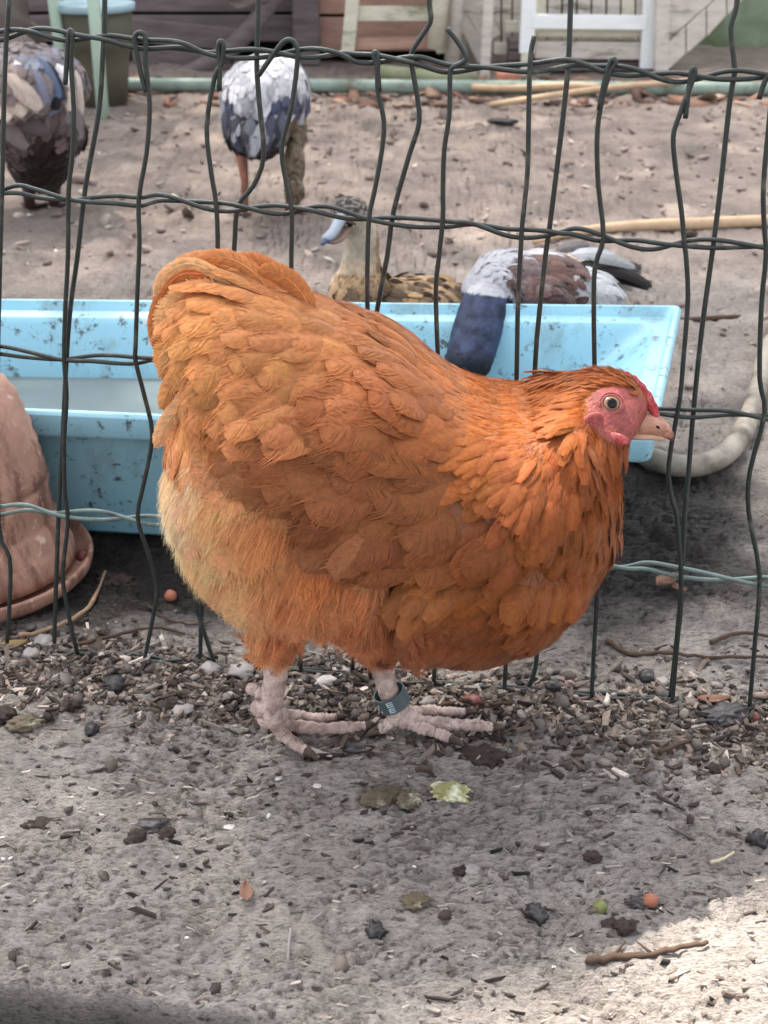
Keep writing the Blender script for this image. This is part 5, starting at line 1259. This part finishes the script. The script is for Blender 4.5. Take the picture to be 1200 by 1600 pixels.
L_ = [
 ('pebble',178,1070,17,M_DK,'large glossy black pebble on bare mud left of the hen','pebble',.7,1.1),
 ('clod',108,1106,14,M_DK2,'dark clod between the black pebble and the left edge','clod',.6,1.2),
 ('clod',262,1108,13,M_DK2,'dark clod lying left of the hen\'s rear foot','clod',.6,1.1),
 ('pebble',287,1114,13,M_STONE,'grey brown pebble touching the clod left of the hen','pebble',.5,1.3),
 ('clod',144,1141,12,M_DK,'small black clod below the glossy black pebble','clod',.7,1.0),
 ('dropping',4,1124,20,M_DK2,'dark dropping cut off by the left edge of the photo','dropping',.6,1.0),
 ('dropping',40,1136,19,M_DROP,'ribbed brown dropping at the left edge','dropping',.55,1.5),
 ('clod',214,1309,14,M_DK2,'dark clod in the left foreground, nearer the left edge of a pair','clod',.6,1.2),
 ('clod',262,1304,13,M_DK2,'brown crumbly clod, right one of the foreground pair','clod',.6,1.2),
 ('clod',68,1283,18,M_DK2,'flat dark clod pressed in the mud at far left foreground','clod',.25,1.6),
 ('clod',588,1453,15,M_DK,'black clod in the centre foreground','clod',.9,1.0),
 ('pebble',738,1362,12,M_STONE,'grey pebble with a white tip below the droppings','pebble',.7,1.0),
 ('clod',720,1362,10,M_DK2,'small dark clod beside the white tipped pebble','clod',.6,1.2),
 ('clod',838,1428,16,M_DK,'rough black clod left of the sun patch','clod',.8,1.1),
 ('clod',1183,1316,15,M_DK,'black clod by the right edge in the foreground','clod',.9,1.0),
 ('clod',925,1345,12,M_DK2,'low dark clod in the mud above the sun patch','clod',.5,1.2),
 ('dropping',600,1248,22,M_DROP,'curled olive dropping in front of the hen, left of three','dropping',.6,1.7),
 ('dropping',640,1256,17,M_DROP,'round brown dropping in front of the hen, middle of three','dropping',.8,1.1),
 ('dropping',703,1241,23,M_YEL,'crumbly yellow green dropping in front of the hen','dropping',.5,1.3),
 ('dropping',650,1411,18,M_DROP,'small brown dropping with a pale smear in the foreground','dropping',.4,1.2),
 ('dropping',752,1178,28,M_DK2,'flat dark dropping in the shadow in front of the banded foot','dropping',.25,1.6),
 ('nut',1016,1413,12,M_ORN,'orange nut on the dark leaf in the sun patch','nut',1.0,1.0),
 ('acorn',937,1421,12,M_GRN,'small green acorn at the edge of the sun patch','acorn',1.0,1.0),
 ('pebble',955,1442,13,M_DK2,'brown stone just below the green acorn','pebble',.6,1.1),
 ('clod',975,1452,14,M_DK2,'dark clod under the dark leaf in the sun patch','clod',.6,1.2),
 ('berry',267,937,10,M_ORN,'orange berry on the mud behind the fence left of the hen','berry',1.0,1.0),
 ('berry',133,892,11,M_BER,'red berry lying in the terracotta dish','berry',1.0,1.0),
 ('berry',1178,1122,9,M_BER,'reddish berry at the foot of the right fence wire','berry',.9,1.0),
 ('pebble',378,1054,17,M_STONE,'grey oval pebble behind the hen\'s rear leg','pebble',.5,1.4),
 ('pebble',50,1024,13,M_STONE,'grey pebble by the fence foot below the terracotta dish','pebble',.7,1.0),
 ('pebble',70,1006,15,M_STONE,'pale rounded pebble beside the terracotta dish','pebble',.7,1.0),
 ('pebble',330,1048,14,M_STONE,'smooth grey pebble among chippings by the fence','pebble',.6,1.2),
 ('pebble',510,1068,12,M_PALE,'pinkish pale pebble between the hen\'s legs','pebble',.6,1.4),
 ('pebble',864,1080,12,M_DK,'dark round stone right of the hen by the fence','pebble',.8,1.0),
 ('pebble',1010,1062,13,M_DK,'dark stone left of the paired wires','pebble',.8,1.0),
 ('pebble',1034,1068,11,M_STONE,'grey stone touching the dark stone by the wires','pebble',.8,1.0),
 ('pebble',738,1096,16,M_BER,'dark red crumpled pod under the hen\'s breast','pod',.7,1.1),
 ('pebble',667,1100,12,M_STONE,'brown stone behind the banded foot','pebble',.7,1.0),
 ('flake',358,1293,7,M_PALE,'small white flake in the left foreground','flake',.3,1.3),
 ('flake',496,1228,6,M_PALE,'tiny white flake left of the droppings','flake',.3,1.2),
 ('flake',1110,1166,12,M_PALE,'white shell flake by the right edge of the gravel','flake',.25,1.6),
 ('flake',1006,1412,13,M_LEAFD,'dark curled leaf in the sun patch','leaf',.4,1.9),
 ('pebble',1133,1122,26,M_LEAFD,'dark blue grey crumpled leaf at the foot of the right wires','leaf',.35,1.5),
 ('clod',240,1290,12,M_DK,'black shard between foreground clods','shard',.25,1.9),
 ('clod',180,905,24,M_DK2,'dark rotting leaf beside the terracotta dish','leaf',.35,1.5),
 ('clod',998,441,12,M_DK,'small black scrap on the ground right of the drake','scrap',.3,1.6),
 ('clod',790,197,14,M_DK,'black scrap on the far ground below the pipe','scrap',.3,1.6),
 ('clod',1117,1200,12,M_DK2,'dark clod right of the hen in the middle ground','clod',.6,1.1),
]
for i, (nm, x_, y_, sz, m, lb, ct, fl_, el) in enumerate(L_):
    nm = ct if ct in ('pod', 'leaf', 'shard', 'scrap') else nm
    o = lump(nm, x_, y_, sz, m, lb, ct, seed=i + 3, flat=fl_, elong=el, yaw=((i * 37) % 60 - 30) / 60, rough=.42 if ct == 'dropping' else .7 if ct in ('clod', 'leaf', 'scrap', 'shard') else (.12 if ct in ('nut', 'berry', 'acorn') else .4), fr=4.6 if ct in ('clod', 'dropping', 'leaf') else 2.2, sub=4 if ct in ('dropping', 'leaf') else 3)
bpy.data.objects['berry.001'].location.z += .012 if 'berry.001' in bpy.data.objects else 0
twig('twig', [(916,1502),(950,1498),(1000,1494),(1050,1490),(1105,1478)], .0030, M_TWIG, 'knobbly brown twig crossing the sun patch', 'twig', zo=.003, twigs=((6, .01, .012), (12, -.01, .010)))
twig('twig', [(948,1005),(985,1020),(1040,1028),(1100,1033),(1200,1032)], .0026, M_TWIG, 'dark twig lying behind the wires right of the hen', 'twig', twigs=((4, -.004, .014),))
twig('twig', [(1110,1012),(1150,998),(1210,1000)], .0026, M_TWIG, 'short dark twig near the right edge behind the fence', 'twig')
twig('twig', [(232,950),(262,970),(300,980),(330,977)], .0016, M_TWIG, 'thin dark twig left of the hen behind the fence', 'twig')
twig('twig', [(30,1000),(90,985),(140,950),(165,900)], .0028, simple('pale_twig', (140, 116, 96), .8, .25, 60, .5, .001), 'pale twig curving round the terracotta dish', 'twig')
twig('twig', [(120,1010),(180,1002),(240,992),(290,995)], .0020, M_TWIG, 'straight twig along the fence foot at left', 'twig')
twig('twig', [(672,1110),(720,1102),(770,1104),(800,1108)], .0026, M_TWIG, 'brown twig just behind the banded foot', 'twig')
twig('twig', [(1030,1182),(1070,1166),(1098,1160)], .0022, M_TWIG, 'short dark twig in front of the paired wires', 'twig')
twig('straw', [(455,1462),(452,1480),(450,1504)], .0011, M_STONE, 'short pale straw standing out of the foreground mud', 'straw')
twig('straw', [(1110,1350),(1130,1346),(1146,1338)], .0016, simple('straw_tan', (176, 164, 140), .8, .15, 60), 'thin curved straw in the right foreground', 'straw')
def leaf(px_, py_, L, W, yaw, m, label, seed=0, curl=.25, cat='leaf', name='leaf', zo=.002):
    p = atZ(px_, py_, 0); z0 = gz(p[0], p[1]) + zo; vs = []; fs = []; nU, nV = 9, 5; rn = random.Random(seed)
    for i in range(nU):
        u = i / (nU - 1); hw = W / 2 * math.sin(math.pi * min(max(u, .03), .985) ** .8) ** .8
        for j in range(nV):
            v = j / (nV - 1) * 2 - 1; x = (u - .5) * L; y = v * hw * rn.uniform(.93, 1.07); z = curl * W * (v * v) + curl * L * .5 * (u - .5) ** 2 * 2 + .0008 * rn.random()
            vs.append((p[0] + x * math.cos(yaw) - y * math.sin(yaw), p[1] + x * math.sin(yaw) + y * math.cos(yaw), z0 + z))
    for i in range(nU - 1):
        for j in range(nV - 1): fs.append((i*nV+j, i*nV+j+1, (i+1)*nV+j+1, (i+1)*nV+j))
    o = mesh_obj(name, vs, fs, m, None, True); sd = o.modifiers.new('t', 'SOLIDIFY'); sd.thickness = .0006; return tag(o, label, cat)
leaf(385, 1402, .022, .010, 1.7, M_LEAFB, 'small orange brown leaf in the left foreground mud', 3)
leaf(1042, 917, .030, .018, .6, M_LEAFB, 'dry orange leaf behind the fence right of the breast', 4, .4)
leaf(1058, 925, .022, .010, 2.2, M_LEAFB, 'narrow dry leaf touching the orange leaf behind the fence', 5, .4)
leaf(488, 1180, .036, .012, -.35, M_PALE, 'pale pointed leaf under the hen\'s rear foot', 6, .15)
leaf(14, 1015, .036, .016, .3, simple('yellow_leaf', (134, 112, 80), .8, .2, 40), 'yellow brown leaf by the fence foot at the left edge', 7, .3)
leaf(1115, 1098, .030, .012, .1, M_LEAFB, 'brown leaf among chippings between the right wires', 8, .3)
leaf(560, 1172, .028, .012, .1, M_LEAFD, 'dark leaf in the hen\'s shadow between her feet', 9, .2)

# ================================================================== OVERHANGING TREE (added out of frame to shade the yard)
def g_leafm(n, b):
    c = ramp(n, noise(n, coords(n), 3, 3), [(.3, (.045, .085, .025)), (.7, (.09, .14, .045))]); n.links.new(c, b.inputs['Base Color']); b.inputs['Roughness'].default_value = .6
M_CROWN = mat('tree_leaves', g_leafm)
tree = empty('unseen_shade_tree', (-3.9, 7.6, 0), 'tall leafy tree, unseen, added behind the sheds to shade the yard', 'tree')
MB().tube([(-4.0, 7.7, -.05), (-3.9, 7.6, 2.5), (-3.8, 7.2, 5.5), (-3.6, 6.6, 9.0)], [.22, .19, .15, .07], 12).build('trunk', M_BOARD, tree, True)
rt = np.random.default_rng(77)
HZ = 9.0
shift = np.array([SUND.x, SUND.y]) / SUND.z
# openings cut in the added crown to place the sun patches on the ground
def hole(x, y):
    q = .5 * (fbm(x * 16, y * 16, 3, 91) - .5)
    a = np.hypot((x - .24) / .19, (y - .635) / .062) + .6 * q < 1
    b_ = np.hypot((x - .26) / .085, (y - .725) / .055) + 1.2 * q < 1
    return a | b_
def leaves(n, x0, x1, y0, y1, S, holes=True):
    gxs = rt.uniform(x0, x1, n); gys = rt.uniform(y0, y1, n); hh = HZ + rt.uniform(-.4, .6, n)
    nrm_ = np.array([0, 0, 1.]) + .35 * rt.standard_normal((n, 3)); nrm_ /= np.linalg.norm(nrm_, axis=1, keepdims=True)
    t1 = np.cross(nrm_, rt.standard_normal((n, 3))); t1 /= np.linalg.norm(t1, axis=1, keepdims=True); t2 = np.cross(nrm_, t1)
    ctr = np.stack([gxs + shift[0] * hh, gys + shift[1] * hh, hh], -1); sz_ = S * rt.uniform(.7, 1.3, n)[:, None]
    qv = np.stack([ctr - t1 * sz_, ctr - t2 * sz_ * .6, ctr + t1 * sz_, ctr + t2 * sz_ * .6], 1)
    g = qv[..., :2] - shift[None, None] * qv[..., 2:3]
    return qv[~(hole(g[..., 0], g[..., 1]).any(1) | hole(gxs, gys))]
qv = np.concatenate([leaves(27000, -1.6, 1.8, -.2, 2.3, .027), leaves(38000, -2.8, 2.8, 2.1, 5.4, .028)])
crown = mesh_obj('crown', qv.reshape(-1, 3), np.arange(len(qv) * 4).reshape(-1, 4), M_CROWN, tree, False); crown['kind'] = 'stuff'
